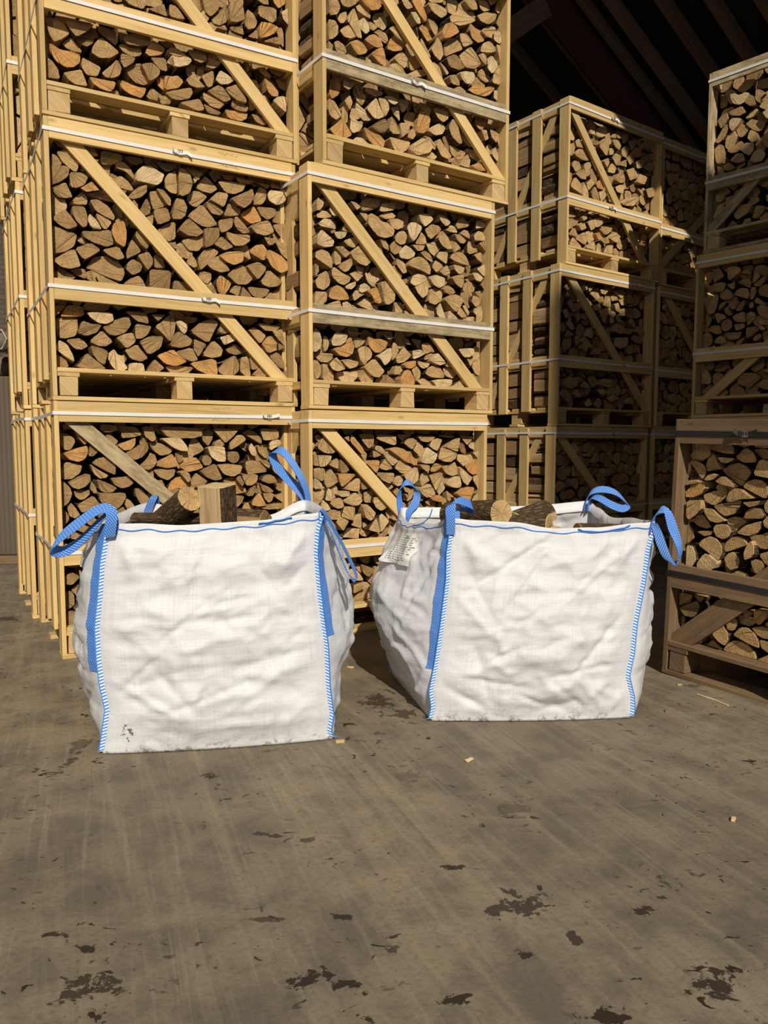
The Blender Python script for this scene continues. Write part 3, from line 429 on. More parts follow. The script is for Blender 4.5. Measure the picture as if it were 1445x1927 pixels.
(590,0,5.67,'MT',"""16 -5 26 0 29 8 26 15 17 16;23 17 31 13 35 12 36 19 33 24 29 25;27 -3 47 -2 46 4 38 8 31 6;45 7 50 4 57 7 61 15 61 20 53 16 47 12;43 7 47 18 50 30 52 41 47 40 40 28 36 22;28 32 37 26 42 32 47 39 40 41 33 39;16 20 23 21 27 28 26 37 20 42 16 42;o 49 -2 62 -4 74 5 70 10 62 11 56 6;p 48 22 54 18 58 24 60 33 56 37 50 31;56 21 63 24 69 29 64 33 59 30;62 20 65 14 72 13 78 18 79 27 75 33 67 28;64 34 70 31 78 36 80 43 77 47 72 43 68 37;o 54 43 58 38 65 36 72 41 75 50 67 51;o 61 57 68 52 74 50 77 60 78 72 71 68;o 38 45 46 42 53 46 58 53 56 57 48 59 43 53;22 45 26 43 33 48 36 57 28 58 24 53;80 30 87 27 94 32 99 43 100 47 88 39;o 83 39 91 43 99 48 94 54 86 55 78 52;86 62 90 57 96 56 101 63 99 71 97 73 90 67;79 73 83 68 89 67 95 72 99 80 90 78;o 101 63 104 59 112 61 118 68 110 74 103 76;33 60 37 57 42 60 43 64;44 63 50 60 57 61 62 65 62 69 52 65;63 67 70 70 72 73 63 69;100 79 110 74 120 74 126 76 117 82 106 82;82 16 87 13 95 28 88 26 83 21;76 4 82 3 84 12 79 18 75 10;16 43 21 48 20 55 16 56;94 0 100 -2 107 8 100 10 97 6;o 18 83 28 85 30 92 27 101 20 106 17 100;32 85 44 88 42 93 37 96 32 92;44 90 54 95 56 105 52 113 47 109 42 98;57 93 75 98 73 102 66 103 55 97;33 107 39 101 42 109 39 118 35 111;16 105 22 107 28 117 30 124 24 128 18 124 15 115;46 109 52 115 58 121 64 126 60 129 53 129 47 121 45 114;57 116 62 109 67 104 71 115 76 124 70 127 65 126;69 104 75 104 80 110 81 117 77 125 73 117;p 76 102 85 103 91 109 87 112 82 110;90 105 102 107 101 114 96 120 93 118 92 111;82 114 91 113 92 130 85 121;83 123 88 130 94 143 85 143 81 139;92 131 103 131 102 140 95 147;98 146 105 137 112 141 106 149;g 61 135 70 129 77 126 80 132 77 141 72 142 65 138;o 17 138 24 132 32 125 36 134 42 144 33 148 22 144;40 125 47 129 53 134 49 140 42 142 39 137;o 53 135 62 141 71 144 77 150 75 158 64 155 57 147;p 41 150 46 146 52 147 60 154 52 154;80 146 92 149 104 151 101 159 93 164 86 160;103 160 108 152 116 147 124 150 128 157 124 163 112 166"""),
(770,0,4.943,'MT',"""o 2 0 8 -4 14 8 17 16 15 21 9 13;17 2 25 3 35 9 35 14 30 17 22 11;16 -4 34 -4 30 3 20 2;46 3 53 3 58 9 63 19 53 23 46 24 39 20 38 15 45 10;50 0 58 -3 63 3 64 9 58 9;63 14 72 11 82 13 80 19 74 23 67 20;64 0 72 0 76 9 69 11 66 8;72 -3 81 -3 80 3 76 5;82 2 91 -2 92 14 83 13 80 9;o 82 19 86 15 93 14 95 18 91 31 86 26 81 22;17 17 23 20 27 25 26 32 24 33 20 26;o 9 26 13 22 19 29 23 36 17 39 14 34;o 31 28 34 22 40 20 45 25 47 30 38 35 32 36;o 56 21 61 26 68 29 72 32 70 38 64 40 58 35 56 27;67 28 73 24 80 25 81 30 78 36 72 34;p 79 31 83 28 89 33 93 38 90 41 84 41 79 37;47 31 53 31 57 36 60 40 51 44 48 38;26 34 30 40 32 50 29 57 24 52 21 46 24 40;32 42 35 36 41 35 47 39 50 46 42 49 33 53;67 45 69 40 74 38 79 42 81 48 73 49 67 48;47 51 57 43 62 50 67 60 61 64 53 63 49 57;64 51 69 49 72 53 72 61 68 57;p 73 57 77 51 82 58 83 62 77 69 73 64;81 41 92 44 91 55 89 61 84 54;79 67 84 62 87 64 86 80 77 77;g 35 53 43 50 48 56 52 63 46 65 38 62;o 0 54 5 51 9 55 13 60 4 65 -2 67;62 68 70 62 74 69 77 74 72 77 67 74;p 47 67 52 66 60 67 62 72 58 78 53 78 49 73;0 68 8 64 13 63 18 68 15 71 6 73;37 70 43 69 47 76 47 80 40 78;41 83 47 80 52 84 53 87;o 55 83 61 79 65 76 69 82 75 80 80 82 75 88 70 90 60 87;79 84 82 84 82 94 79 91;28 57 33 62 37 68 35 70;17 69 24 74 27 78 17 74;p 1 11 6 11 10 17 11 22 7 22;9 95 16 97 21 102 19 109 14 103;o 10 103 15 104 20 111 18 120 14 124 7 123 8 111;22 100 35 102 37 110 32 114 27 110;17 121 24 116 30 114 34 119 31 125 24 126;37 118 40 111 43 111 46 120 50 133 47 134 40 127;46 115 54 128 61 136 56 137 50 130;1 140 7 131 13 127 16 136 12 144 5 143;14 126 20 128 25 136 24 140 18 134;16 137 22 142 26 146 23 149 13 145;28 128 33 136 40 146 36 148 30 145 26 136;38 134 46 139 53 142 49 148 44 148 39 143;30 147 43 147 40 151 34 151;53 137 62 141 68 147 64 150 58 147;54 143 57 149 56 156 48 154;o 57 154 66 151 72 159 66 159;67 150 74 154 73 159;o 61 111 72 114 70 119 66 121 63 118;67 120 72 121 74 129 71 131;75 119 84 125 81 133 77 128;82 131 86 126 89 131 89 141 85 138;80 136 86 145 86 151 81 149 77 144;0 120 8 123 6 129 0 130"""),
(570,770,7.605,'MB',"""17 37 22 36 28 40 23 47 18 43;30 38 37 48 48 60 42 64 32 63 21 56;42 43 50 50 59 59 52 59 45 54;59 41 66 38 67 47;o 69 35 75 42 82 50 91 65 83 64 68 47;80 35 102 36 101 51 95 57 87 48;107 36 133 37 134 50 130 52 106 43;100 59 106 61 113 66 101 70;105 52 112 53 118 60 115 65 103 58;51 65 58 61 69 72 66 75 57 71;22 66 42 66 39 75 32 82 24 83 23 74;36 79 43 73 51 69 51 86 43 83;g 53 71 60 77 67 87 63 91 54 92;16 65 21 68 23 82 16 81;16 84 31 84 32 95 28 104 20 99 16 98;30 98 33 91 40 85 46 94 52 103 44 109 35 113 32 108;o 50 93 63 92 77 93 67 103 56 112 52 103;60 115 68 105 76 99 83 99 81 118 70 117;g 81 91 91 98 100 109 94 113 85 116 83 105;o 91 78 98 73 110 73 109 86 105 92 96 82;118 70 124 78 129 85 119 88 108 84;115 64 122 60 131 66 138 73 129 82 120 72;o 122 57 134 54 145 57 152 64 158 78 150 77 136 67;139 71 150 78 160 88 152 92 140 92 131 84;108 95 115 91 131 91 129 102 125 107 114 102;116 105 131 110 124 116;129 106 133 96 139 95 144 101 142 108 136 111;16 98 22 101 28 108 28 113 16 115;15 115 31 115 30 125 24 135 15 140;p 36 113 40 115 41 124 41 132 32 131 34 120;38 134 46 128 55 126 60 140 51 143 43 139;58 133 66 124 75 119 83 124 86 131 81 137 73 139;87 118 96 115 103 111 100 126 98 134 88 134;50 122 60 117 68 118 66 125 56 126;28 129 36 136 40 143 36 146 26 144;102 126 113 126 124 130 122 139 113 146 105 142 101 133;86 138 92 136 98 141 105 149 100 158 96 160 90 155;o 129 119 135 112 140 118 138 130;34 149 44 144 55 146 54 158 38 158;60 139 75 140 73 160 55 154;128 138 128 150 122 158 118 147;130 146 138 152 134 160 128 158"""),
(540,700,3.5675,'MB',"""27 95 31 93 36 94 36 98 30 100;33 101 36 97 42 100 38 107;43 103 46 96 50 95 50 105;55 106 60 98 63 108 58 107;62 97 64 95 69 100 63 108;37 111 44 105 49 105 48 112;28 105 33 108 38 112 31 112;51 101 55 102 51 105;61 111 69 104 70 100 67 110;37 137 43 132 47 133 52 140 45 140;g 50 129 56 131 59 133 55 138 51 135;o 59 130 66 133 65 139 58 138;44 154 50 145 55 145 54 152 49 156;56 146 60 142 65 143 64 150 59 155 56 153;37 142 45 144 43 148;45 143 51 141 52 145 45 149;33 126 43 127 42 131 35 130;44 128 49 129 51 136 47 133;58 124 67 125 66 129 60 129;37 151 45 150 42 153 37 154"""),
(740,780,7.225,'MB',"""4 27 25 27 20 33 12 36;15 39 20 33 27 32 33 36 30 41 26 48 19 43;32 28 58 29 54 35 46 38 38 36;53 35 60 32 67 34 64 42 60 50 54 47 49 43;73 45 78 39 84 33 91 31 90 42 88 51 80 48;60 28 84 29 82 32 70 31;90 28 110 30 105 37 100 42 94 34;100 40 106 36 113 33 118 41 118 46 110 48 104 46;g 92 38 96 40 99 50 98 54 92 52 90 44;27 44 32 38 37 37 41 44 41 52 37 60 32 53 27 49;p 46 44 53 49 61 54 59 61 54 67 44 67 38 65 41 55;65 44 78 49 88 53 85 60 78 65 68 64 61 60;88 54 99 55 106 54 109 62 101 66 95 71 91 66 87 62;108 52 115 50 122 53 119 60 113 57;o 97 70 105 64 116 60 120 70 121 75 116 81 108 82 102 78;o 23 49 26 57 33 62 33 69 28 69 21 64 16 60;8 61 17 65 27 71 22 78 15 81 7 79 3 74;35 68 42 68 50 69 50 76 46 78 40 74;o 53 67 62 66 72 67 65 73 57 78 50 78;66 71 76 67 84 64 88 74 89 81 81 84 74 82 69 77;15 84 22 78 33 71 35 82 33 90 28 95 21 93;43 77 46 83 50 90 44 94 38 98 36 88 38 81;49 83 57 80 68 79 65 91 61 100 58 104 54 95;p 76 88 84 84 91 84 93 97 88 100 80 99 72 95;90 70 98 77 108 86 104 92 101 97 96 93 92 85;109 84 118 82 119 102 113 97 109 90;0 94 3 87 8 83 12 86 13 93 8 98;35 102 42 97 50 94 54 99 58 108 52 113 45 113 40 109;66 90 72 98 68 104 62 110 60 105;o 87 109 93 101 100 98 111 99 108 109 104 120 96 115;106 119 110 111 120 107 119 121;o 52 116 62 109 67 112 72 119 62 119;72 103 78 108 83 112 77 118 74 117;82 112 91 117 84 119;o 0 101 5 101 8 108 5 112 0 108;13 97 23 101 22 106 17 106;15 107 20 109 20 116"""),
(1230,760,6.423,'RB',"""50 41 68 42 60 49 51 55 49 47;44 63 52 53 60 47 68 42 72 46 68 54 69 62 60 68 50 67;68 55 72 47 80 44 90 46 96 52 97 61 85 60 75 57;95 43 122 43 118 49 110 53 101 50;122 44 140 44 150 50 135 54 121 52;43 69 52 69 60 73 63 80 62 87 58 91 50 79;63 76 65 66 70 59 74 62 78 72 83 79 73 80 64 82;39 76 41 71 44 71 45 78 42 86 40 90 39 86;p 76 64 98 66 92 70 86 72 80 70;98 65 106 56 112 53 120 58 125 68 122 71 108 71;82 80 92 73 102 71 112 75 118 83 113 91 107 100 97 94 89 87;120 55 132 54 146 56 150 64 140 69 130 65;128 66 150 73 148 90 136 90 119 86;107 100 113 94 121 91 130 92 137 98 138 107 134 115 120 108;60 92 65 86 72 84 77 86 72 91 66 93;73 94 80 88 86 88 92 94 97 100 96 101 84 98;40 97 43 92 50 92 56 95 48 97;o 36 106 45 100 55 95 62 93 61 101 57 109 48 113 38 113 36 109;60 110 70 106 80 104 88 102 88 110 82 119 72 123 62 118;87 117 90 107 97 102 105 103 111 109 120 115 105 115 92 119;40 117 57 116 57 126 51 134 42 140 39 137 39 128;72 123 85 120 97 117 105 116 104 125 98 133 86 136 78 130;107 119 128 117 124 123 115 125;108 139 111 131 118 125 128 127 133 135 130 139;60 126 70 127 78 135 86 141 78 144 68 142 62 134;45 140 53 135 59 134 65 141 70 149 64 151 54 148;87 139 98 136 106 138 113 143 104 149 97 156 92 149;99 156 110 147 120 144 130 142 130 149 124 157 112 160;71 151 74 146 82 145 90 147 94 154 90 161 83 164 75 161;39 143 43 146 48 154 49 162 44 168 39 169;52 154 70 155 68 159 60 160;133 122 138 115 144 117 144 130 138 133 134 129;131 142 138 135 150 138 148 152 134 150;115 159 130 158 140 154 155 160 150 175 130 176 120 168;53 170 58 164 67 160 76 163 82 172 82 181 77 190 66 180;83 177 87 167 94 161 103 160 110 165 114 170 100 175 88 179;p 51 193 60 181 68 183 78 192 72 200 62 202 52 199;p 40 171 47 172 50 182 50 190 44 198 38 199 39 187;85 187 89 181 95 179 101 184 104 190 101 199 92 201 88 196;108 180 112 171 117 165 121 172 121 181 116 187 109 189;127 182 138 178 145 178 145 200 135 194"""),
(1230,1020,5.837,'RB',"""41 35 48 33 65 32 66 37 63 41 52 39;79 42 84 35 92 33 98 35 103 40 96 47 86 45;106 21 112 19 119 21 122 27 112 36 108 29;g 27 72 38 68 47 64 50 70 49 77 43 83 33 81;44 58 56 61 50 68;25 86 28 80 34 82 34 89 24 98;28 55 42 58 40 66 28 70;69 84 74 79 81 79 82 86 78 91;80 87 84 83 90 84 92 90 87 98 80 96;88 81 99 80 110 83 112 89 106 93 95 90;100 75 109 77 108 80 102 82 97 79;o 109 74 124 76 123 84 116 92 110 88;83 72 98 75 94 79 86 79;67 88 75 92 81 100 81 109 77 114 70 109 64 101;86 102 94 94 102 94 111 101 116 112 115 117 104 112 95 107;107 94 118 93 130 96 130 107 120 106 112 101;75 122 79 113 87 108 95 109 105 114 112 123 112 134 100 131;51 117 58 112 65 107 70 113 76 117 75 124 63 120;43 101 49 99 54 103 52 111 48 116 44 109;60 90 65 88 64 99 62 104 51 99;116 107 130 112 135 124 125 122 118 116;112 135 118 127 126 124 138 128 135 140 120 138;122 90 127 86 132 92 126 95;36 108 44 107 48 116 36 112"""),
(1280,460,5.667,'GM',"""34 27 42 25 47 34 36 41;49 25 55 23 63 24 65 28 58 34 51 39;64 30 68 27 74 27 76 32 67 31;76 41 78 32 82 30 86 33 80 40;78 43 85 37 90 33 91 38 85 45 80 45;33 49 37 42 43 40 49 41 46 50 40 51;49 43 55 41 58 39 58 47 55 48;61 41 66 37 73 36 76 40 75 47 69 44;42 56 43 50 50 47 54 51 57 55 52 59 45 59;57 54 60 49 65 46 72 47 74 53 72 58;75 46 80 45 81 51 77 59 74 58;83 48 86 44 92 42 100 43 100 56 92 56 84 54;28 72 33 60 38 52 41 56 39 66 36 73 32 75;40 71 42 64 46 61 49 62 45 67;47 68 50 67 56 75 51 76 47 72;53 64 58 60 63 60 58 69 54 69;57 69 62 65 68 58 69 64 65 71 60 71;73 66 75 61 78 62 78 67 74 68;78 61 81 56 88 60 91 65 84 64;28 77 33 78 33 82 30 88 28 88;36 74 40 73 47 75 49 79 43 81 40 85;43 86 46 81 51 79 55 82 55 89 48 93 44 91;55 77 60 74 68 71 70 83 62 83 57 81;71 74 75 71 80 73 81 78 75 84 71 87;81 67 86 64 100 68 100 78 90 80 83 74;82 80 100 76 100 86 90 86 84 85;29 91 33 87 42 86 44 95 38 96;57 85 68 84 69 88 64 91 59 92;82 86 87 86 91 90 88 92 84 90;70 89 80 87 84 91 78 96 70 101;25 95 30 94 34 97 34 105 29 111 24 111;36 105 38 100 43 97 48 100 49 105 42 106;48 96 55 94 66 93 63 100 56 102 51 101;41 107 50 104 57 104 59 107 55 113 47 112;58 109 60 103 69 98 67 103 61 110;26 116 30 110 37 107 37 112 33 117;60 110 66 106 73 105 78 109 72 113 62 114;77 101 80 97 85 95 87 98 80 104;39 116 45 113 55 114 55 117;22 149 24 135 29 134 33 142 32 149;33 143 36 138 41 136 47 140 45 149 36 150;22 158 28 152 34 151 32 156 25 160;45 150 52 144 53 150 48 154;55 142 60 138 66 137 58 145;60 148 63 140 68 137 80 137 86 142 78 149 73 154 68 151;36 161 42 156 50 155 51 159 46 166 39 166;53 162 55 156 61 152 67 153 70 159 70 163;66 166 71 159 78 158 84 156 85 162 81 168 75 171 70 170;29 172 32 166 37 165 42 168 42 173;49 169 53 164 62 163 66 166 66 171 56 171;80 150 87 145 100 142 100 154 90 155;86 169 90 164 100 162 100 175 86 173;35 133 49 132 48 135 38 136;85 133 95 132 100 136 92 137"""),
(1240,90,4.941,'GT',"""p 66 46 66 43 70 42 74 44 80 41 84 42 80 50 75 53 69 52;84 43 88 45 90 53 84 54 79 50;90 38 95 39 99 42 94 47 92 51 89 47;97 43 102 39 108 44 103 49 95 50;93 55 96 50 102 48 110 50 110 56 100 58;p 96 60 100 57 106 58 106 64 100 66;64 60 70 57 77 54 81 60 75 63 68 63;80 66 84 60 90 56 94 59 92 62 85 65;54 68 58 63 63 60 64 66 60 73 57 75;p 65 74 65 68 68 65 74 65 77 66 73 72 68 78;80 71 86 66 94 67 99 69 97 75 93 78 87 76;72 77 74 70 78 71 84 75 78 83 74 83;52 88 56 80 62 70 64 76 60 85 55 89;61 92 62 84 69 76 73 82 71 89 65 96;84 77 88 75 92 80 92 86 86 88 82 84;63 96 68 92 76 86 78 90 73 97 67 98;p 74 94 80 88 88 88 88 95 84 100 79 98;p 84 105 88 96 95 93 99 98 96 105 89 107;51 95 55 89 60 91 62 100 58 108 53 107;65 105 72 98 78 98 80 105 74 107;59 110 65 106 71 112 66 114 61 114;70 112 80 106 80 109 73 114;94 85 102 76 108 78 108 92 100 93;90 38 92 30 100 28 108 26 108 36 96 38;72 40 80 30 90 28 86 36 78 42;54 110 60 112 61 118 55 119;52 139 56 136 62 138 57 144 53 143;50 157 55 146 61 143 60 152 52 160;62 140 68 137 72 138 66 148 61 146;69 156 75 146 82 145 87 145 82 154 73 160;81 146 85 140 92 138 94 142 88 146;86 158 90 146 99 147 96 154 91 159;62 168 68 160 75 166 74 168;76 166 80 159 85 158 86 164;92 159 100 153 108 152 108 162 98 162;94 129 100 124 108 123 108 129"""),
(930,160,4.379,'BT',"""61 45 62 38 65 33 67 38 66 46;64 28 67 25 70 35 67 34;68 38 70 34 74 42 72 45;67 46 70 44 73 48 74 52 68 51;61 50 66 47 67 52 64 59 61 56;66 57 70 52 75 52 80 56 81 63 73 62;59 60 61 57 62 62 60 62;64 66 66 62 70 63 72 69 67 72;58 70 60 65 62 71 60 73;o 60 72 64 72 64 77 62 83 60 78;67 73 74 69 76 74 76 78 71 77;74 65 78 63 80 66 79 74 76 76;63 83 67 75 72 82 73 91 66 86;80 68 85 78 82 82 79 76;73 90 73 79 77 86 78 93 74 93;76 81 80 77 83 81 78 87;80 88 83 83 86 90 87 96 81 93;o 84 82 88 77 91 82 90 86 85 85;86 88 95 86 92 92 88 97;90 96 93 91 95 94 91 98;83 70 87 69 89 75 85 73;58 79 60 77 61 84 59 84;81 34 83 36 83 41 79 40 79 35;84 42 85 35 90 34 94 38 92 42 89 43;86 50 91 44 94 42 95 52 93 59;91 42 95 39 97 48 94 50;96 42 100 39 101 44 96 43;97 45 102 45 105 50 103 54 99 50;100 40 104 38 105 44 102 44;105 40 111 41 108 48 106 48;111 46 117 44 116 51 113 54;116 45 121 46 119 51;121 52 124 46 129 49 127 53;105 53 108 50 112 52 109 60 105 58;o 114 56 117 51 122 54 121 59 117 60;95 52 100 52 98 57 95 58;97 60 100 56 105 58 104 63 101 67;90 62 94 60 95 64 93 68;94 69 97 64 101 68 99 73 94 72;104 66 109 61 109 68;109 60 113 56 116 62 112 66;117 63 121 61 124 63 122 68 118 69;122 58 126 60 128 65;123 68 128 63 131 66 129 72;128 56 134 58 135 63;129 49 134 52 133 58 130 55;100 78 103 72 107 70 108 80 104 81;100 84 104 82 108 83 106 90 101 88;109 70 115 68 119 75 112 79;120 73 126 76 124 82 118 80;130 69 135 68 136 76 131 73;117 84 124 85 123 92;125 86 134 84 134 92 127 93;103 96 110 93 120 92 115 100 107 99;58 104 61 102 66 105 67 109 61 109;57 117 58 110 66 110 65 117 60 120;69 105 73 105 71 109 68 108;72 109 75 106 77 110 74 112;78 108 82 110 79 113;69 115 74 112 76 118 72 120;77 113 82 110 83 118 80 120;82 110 87 109 90 114 86 117 83 117;86 118 91 115 97 115 97 120 92 124;61 123 65 117 69 123 68 125;67 127 74 121 78 126 75 132;75 121 80 120 84 126 78 131;o 83 122 87 121 89 126 86 128;88 128 94 125 95 130 91 131;95 126 100 121 104 125 101 130;56 121 60 120 62 128 58 130;62 131 65 125 72 134 66 134;76 134 82 129 83 136;84 137 85 130 88 130 88 139;90 138 93 132 98 132 97 139;98 139 100 134 103 138 102 142"""),
(900,480,4.014,'BM',"""65 24 67 21 70 25 67 27;66 28 73 27 75 34 73 36;67 36 70 33 73 38 70 41;70 42 75 35 78 38 78 40 73 43;80 22 83 23 82 27;83 24 88 24 84 28;84 29 91 24 94 30 89 34;89 34 94 31 95 35 92 36;92 26 100 25 96 30 93 29;94 38 96 32 100 33 100 40;86 38 92 37 93 41 88 42;91 42 96 40 99 42 95 52;100 32 103 28 106 34 101 35;103 27 109 26 112 29 108 33;106 34 111 30 112 38 108 38;103 37 106 36 108 45 104 42;107 46 110 40 112 42 111 46;99 50 101 42 104 43 103 50 100 52;104 48 105 45 108 49 106 51;64 43 67 40 69 46 66 48;73 46 76 43 77 48 75 50;78 48 80 44 82 47 81 49;66 52 69 47 73 55 71 57;83 62 85 55 87 58 86 63;65 62 67 56 73 60 70 61;104 58 106 50 110 56 108 60;113 50 116 47 119 53 118 55;102 68 104 62 113 62 113 68 108 71;115 63 118 60 123 64 120 67;120 58 123 53 125 58 122 61;75 70 80 65 84 67 82 73;84 75 88 70 93 71 92 75;63 68 65 62 67 66 66 74;68 75 70 70 72 76;110 55 117 56 115 60 108 59;64 99 66 92 73 93 74 99 70 101;77 99 80 95 84 98 82 101;72 105 75 101 78 106 76 108;91 97 95 93 101 94 101 99 96 100;90 102 95 101 98 104 93 106;97 108 102 105 106 108 100 111;61 105 64 100 70 106 69 112;80 112 84 108 86 113 82 115;87 113 89 110 93 113 91 116;112 112 115 107 119 109 117 113;123 99 128 96 130 100 125 102"""),
]
# ------------------------------------------------------------------ crates of firewood
def clip_seg(p, q, lo, hi):
    """part of the segment p-q (x, z) between the heights lo and hi"""
    f = lambda z: (p[0] + (q[0] - p[0]) * (z - p[1]) / (q[1] - p[1]), z)
    return f(lo), f(hi)
def slant(mb, a, b, hw, y0, y1, lo, hi, rng, axis='x'):
    """a diagonal board lying between two heights, its ends cut level"""
    d = Vector((b[0] - a[0], b[1] - a[1])).normalized(); off = hw / abs(d.y)
    (xa, za), (xb, zb) = clip_seg(a, b, lo, hi)
    q = [(xa - off, za), (xa + off, za), (xb + off, zb), (xb - off, zb)]
    n0 = len(mb.v); ou = rng.random() * 20
    for y in (y0, y1):
        for (x, z) in q: mb.v.append((x, y, z) if axis == 'x' else (y, x, z))
    L = math.hypot(xb - xa, zb - za)
    fs = [((0, 1, 2, 3), 0), ((7, 6, 5, 4), 0), ((0, 4, 5, 1), 1), ((1, 5, 6, 2), 2), ((2, 6, 7, 3), 1), ((3, 7, 4, 0), 2)]
    U = [0, 0, L, L]; V = [0, 2 * hw, 2 * hw, 0]
    for ii, k in fs:
        mb.face([n0 + i for i in ii], [(U[i % 4] + ou, V[i % 4] + (0.03 if i > 3 and k else 0) + ou) for i in ii])
CR = {}
def crate(key, P, yaw, w, d, h, label, group, brace=None, mid=0.49, midmat=None, mat=None, strapmat=None, railh=0.098, buckles=(0.5, 0.6), sides='both', lean=None, nslat=2, strap_hw=0.0085, bk_side=(), stamp=False, blocks=None, seed=0):
    rng = random.Random(seed * 77 + 5); mat = mat or M_pine; midmat = midmat or mat; strapmat = strapmat or M_strap; blocks = blocks or M_block
    e = empty('log_crate', P, R(yaw)); tag(e, label, 'crate', group)
    if lean: e.rotation_euler = (R(lean[0]), R(lean[1]), R(yaw))
    b = lambda *a, name='rail', m=None, par=e, jit=0.001: _one(name, a, m or mat, par, rng, jit)
    def _one(name, a, m, par, rng, jit):
        k = MB(); k.box(*a, 0, jit, rng); return k.build(name, m, par)
    T = 0.022
    deck = 0.152; zr = h * mid; rh = railh / 2
    # corner posts: boards turned sideways
    for (x0, x1) in ((0, T), (w - T, w)):
        for (y0, y1) in ((0, 0.098), (d - 0.098, d)):
            b(x0, x1, y0, y1, 0.020, h - rng.random() * 0.006, name='corner_post')
        for i in range(nslat):
            yc = 0.098 + (d - 0.196) * (i + 1) / (nslat + 1) + rng.uniform(-0.015, 0.015)
            b(x0 + rng.uniform(-0.002, 0.002), x1, yc - 0.048, yc + 0.048, 0.105 + rng.uniform(-0.03, 0.02), h - rng.random() * 0.02, name='side_slat')
    for (x0, x1) in ((T, 2 * T), (w - 2 * T, w - T)):
        for (z0, z1) in ((h - railh, h - 0.004), (zr - rh, zr + rh)):
            b(x0, x1, T + 0.004, d - T - 0.004, z0, z1, name='side_rail')
        k = MB()
        slant(k, (d - 0.12, deck), (0.12, h), 0.03, x0, x1, deck + 0.005, zr - rh, rng, 'y')
        slant(k, (d - 0.12, deck), (0.12, h), 0.03, x0, x1, zr + rh, h - railh, rng, 'y')
        k.build('side_brace', mat, e)
    b(T, w - T, 0.0, T, h - railh, h - 0.002, name='rail'); b(T, w - T, 0.0, T, zr - rh, zr + rh, name='rail', m=midmat)
    b(T, w - T, d - T, d, h - railh, h - 0.002, name='rail'); b(T, w - T, d - T, d, zr - rh, zr + rh, name='rail')
    if brace:
        k = MB(); slant(k, brace[0], brace[1], brace[2] / 2, T + 0.001, 2 * T, deck + 0.001, h - railh + 0.03, rng); k.build('brace', mat if len(brace) < 4 else brace[3], e)
    # pallet foot: deck, stringers, blocks and runners
    pal = empty('pallet', (0, 0, 0), 0, e)
    k = MB(); nb = 7
    for i in range(nb):
        y0 = 0.0 + (d - 0.095) * i / (nb - 1); k.box(T + 0.001, w - T - 0.001, y0, y0 + 0.095, deck - 0.020, deck, 0, 0.0015, rng)
    k.build('deck', mat, pal)
    for xc in (T + 0.05, w / 2, w - T - 0.05):
        b(xc - 0.049, xc + 0.049, 0.002, d - 0.002, deck - 0.041, deck - 0.021, name='stringer', par=pal)
        for yc in (0.062, d / 2, d - 0.062):
            hx = 0.043 + rng.uniform(-0.004, 0.003)
            b(xc - hx, xc + hx, yc - 0.058, yc + 0.058, 0.023, deck - 0.042, name='block', m=blocks, par=pal, jit=0.002)
    for yc in (0.05, d / 2, d - 0.05):
        b(-0.002, w + 0.002, yc - 0.05, yc + 0.05, 0.0, 0.020, name='runner', par=pal, jit=0.0015)
    # two straps round the crate, each with its wire buckle
    for zi, (z, bs) in enumerate(((h - railh / 2 - 0.008, buckles[0]), (zr + 0.012, buckles[1]))):
        o = 0.0035; rb = MB(); g = rng.uniform(-0.012, 0.012)
        pts = [(0.3, d + o, z), (-o, d + o, z), (-o, d * 0.5, z + g), (-o, -o, z), (0, -o, z), (w * .5, -o, z - rng.uniform(0, .004)), (w, -o, z), (w + o, -o, z), (w + o, d + o, z), (0.3, d + o, z)]
        rb.ribbon(pts, [(0, 0, strap_hw)] * len(pts), 0.0008); st = rb.build('strap', strapmat, e)
        if bs:
            x = bs * w; k = MB(); q = 0.011
            for dx in (-0.006, 0.006):
                k.tube([(x + dx - 0.004, -0.012, z - q), (x + dx + 0.004, -0.013, z - q), (x + dx + 0.004, -0.015, z + q), (x + dx - 0.004, -0.012, z + q)], 0.0015, 5, 0, True)
            k.tube([(x - 0.012, -0.010, z - q * .7), (x + 0.012, -0.010, z - q * .7), (x + 0.012, -0.012, z + q * .8), (x - 0.012, -0.012, z + q * .8)], 0.0015, 5, 0, True)
            k.build('buckle', M_wire, st)
            k = MB(); s = rng.choice((-1, 1))
            k.ribbon([(x + 0.012, -0.008, z), (x + 0.035, -0.012, z + 0.004), (x + 0.055, -0.02, z + 0.010 * s)], [(0, 0, strap_hw)] * 3, 0.0006)
            k.ribbon([(x - 0.010, -0.009, z), (x - 0.03, -0.014, z + 0.003), (x - 0.042, -0.024, z + 0.016)], [(0, 0.001, strap_hw)] * 3, 0.0006)
            k.build('strap_tail', strapmat, st)
    if stamp:       # a worn line of stamped characters, too faded to read
        k = MB(); x = stamp * w
        for row, zz in enumerate((h - 0.020, h - 0.078)):
            xx = x
            while xx < x + 0.10:
                ww = rng.uniform(0.003, 0.007)
                for _ in range(2):
                    z0 = zz + rng.uniform(-0.006, 0.004); hh = rng.choice((0.0015, 0.006)); w2 = ww if hh < .002 else 0.0012
                    k.box(xx, xx + w2, -0.0006, 0.0004, z0, z0 + hh, 0, 0, rng, 0.0001)
                xx += ww + rng.uniform(0.002, 0.005)
        k.build('stamp', M_ink, e)
    bpy.context.view_layer.update()
    CR[key] = dict(e=e, M=e.matrix_world.copy(), w=w, d=d, h=h, deck=deck, zr=zr, rh=rh, railh=railh, label=label)
    return e
def wdir(yaw): return Vector((math.cos(R(yaw)), math.sin(R(yaw)), 0)), Vector((-math.sin(R(yaw)), math.cos(R(yaw)), 0))
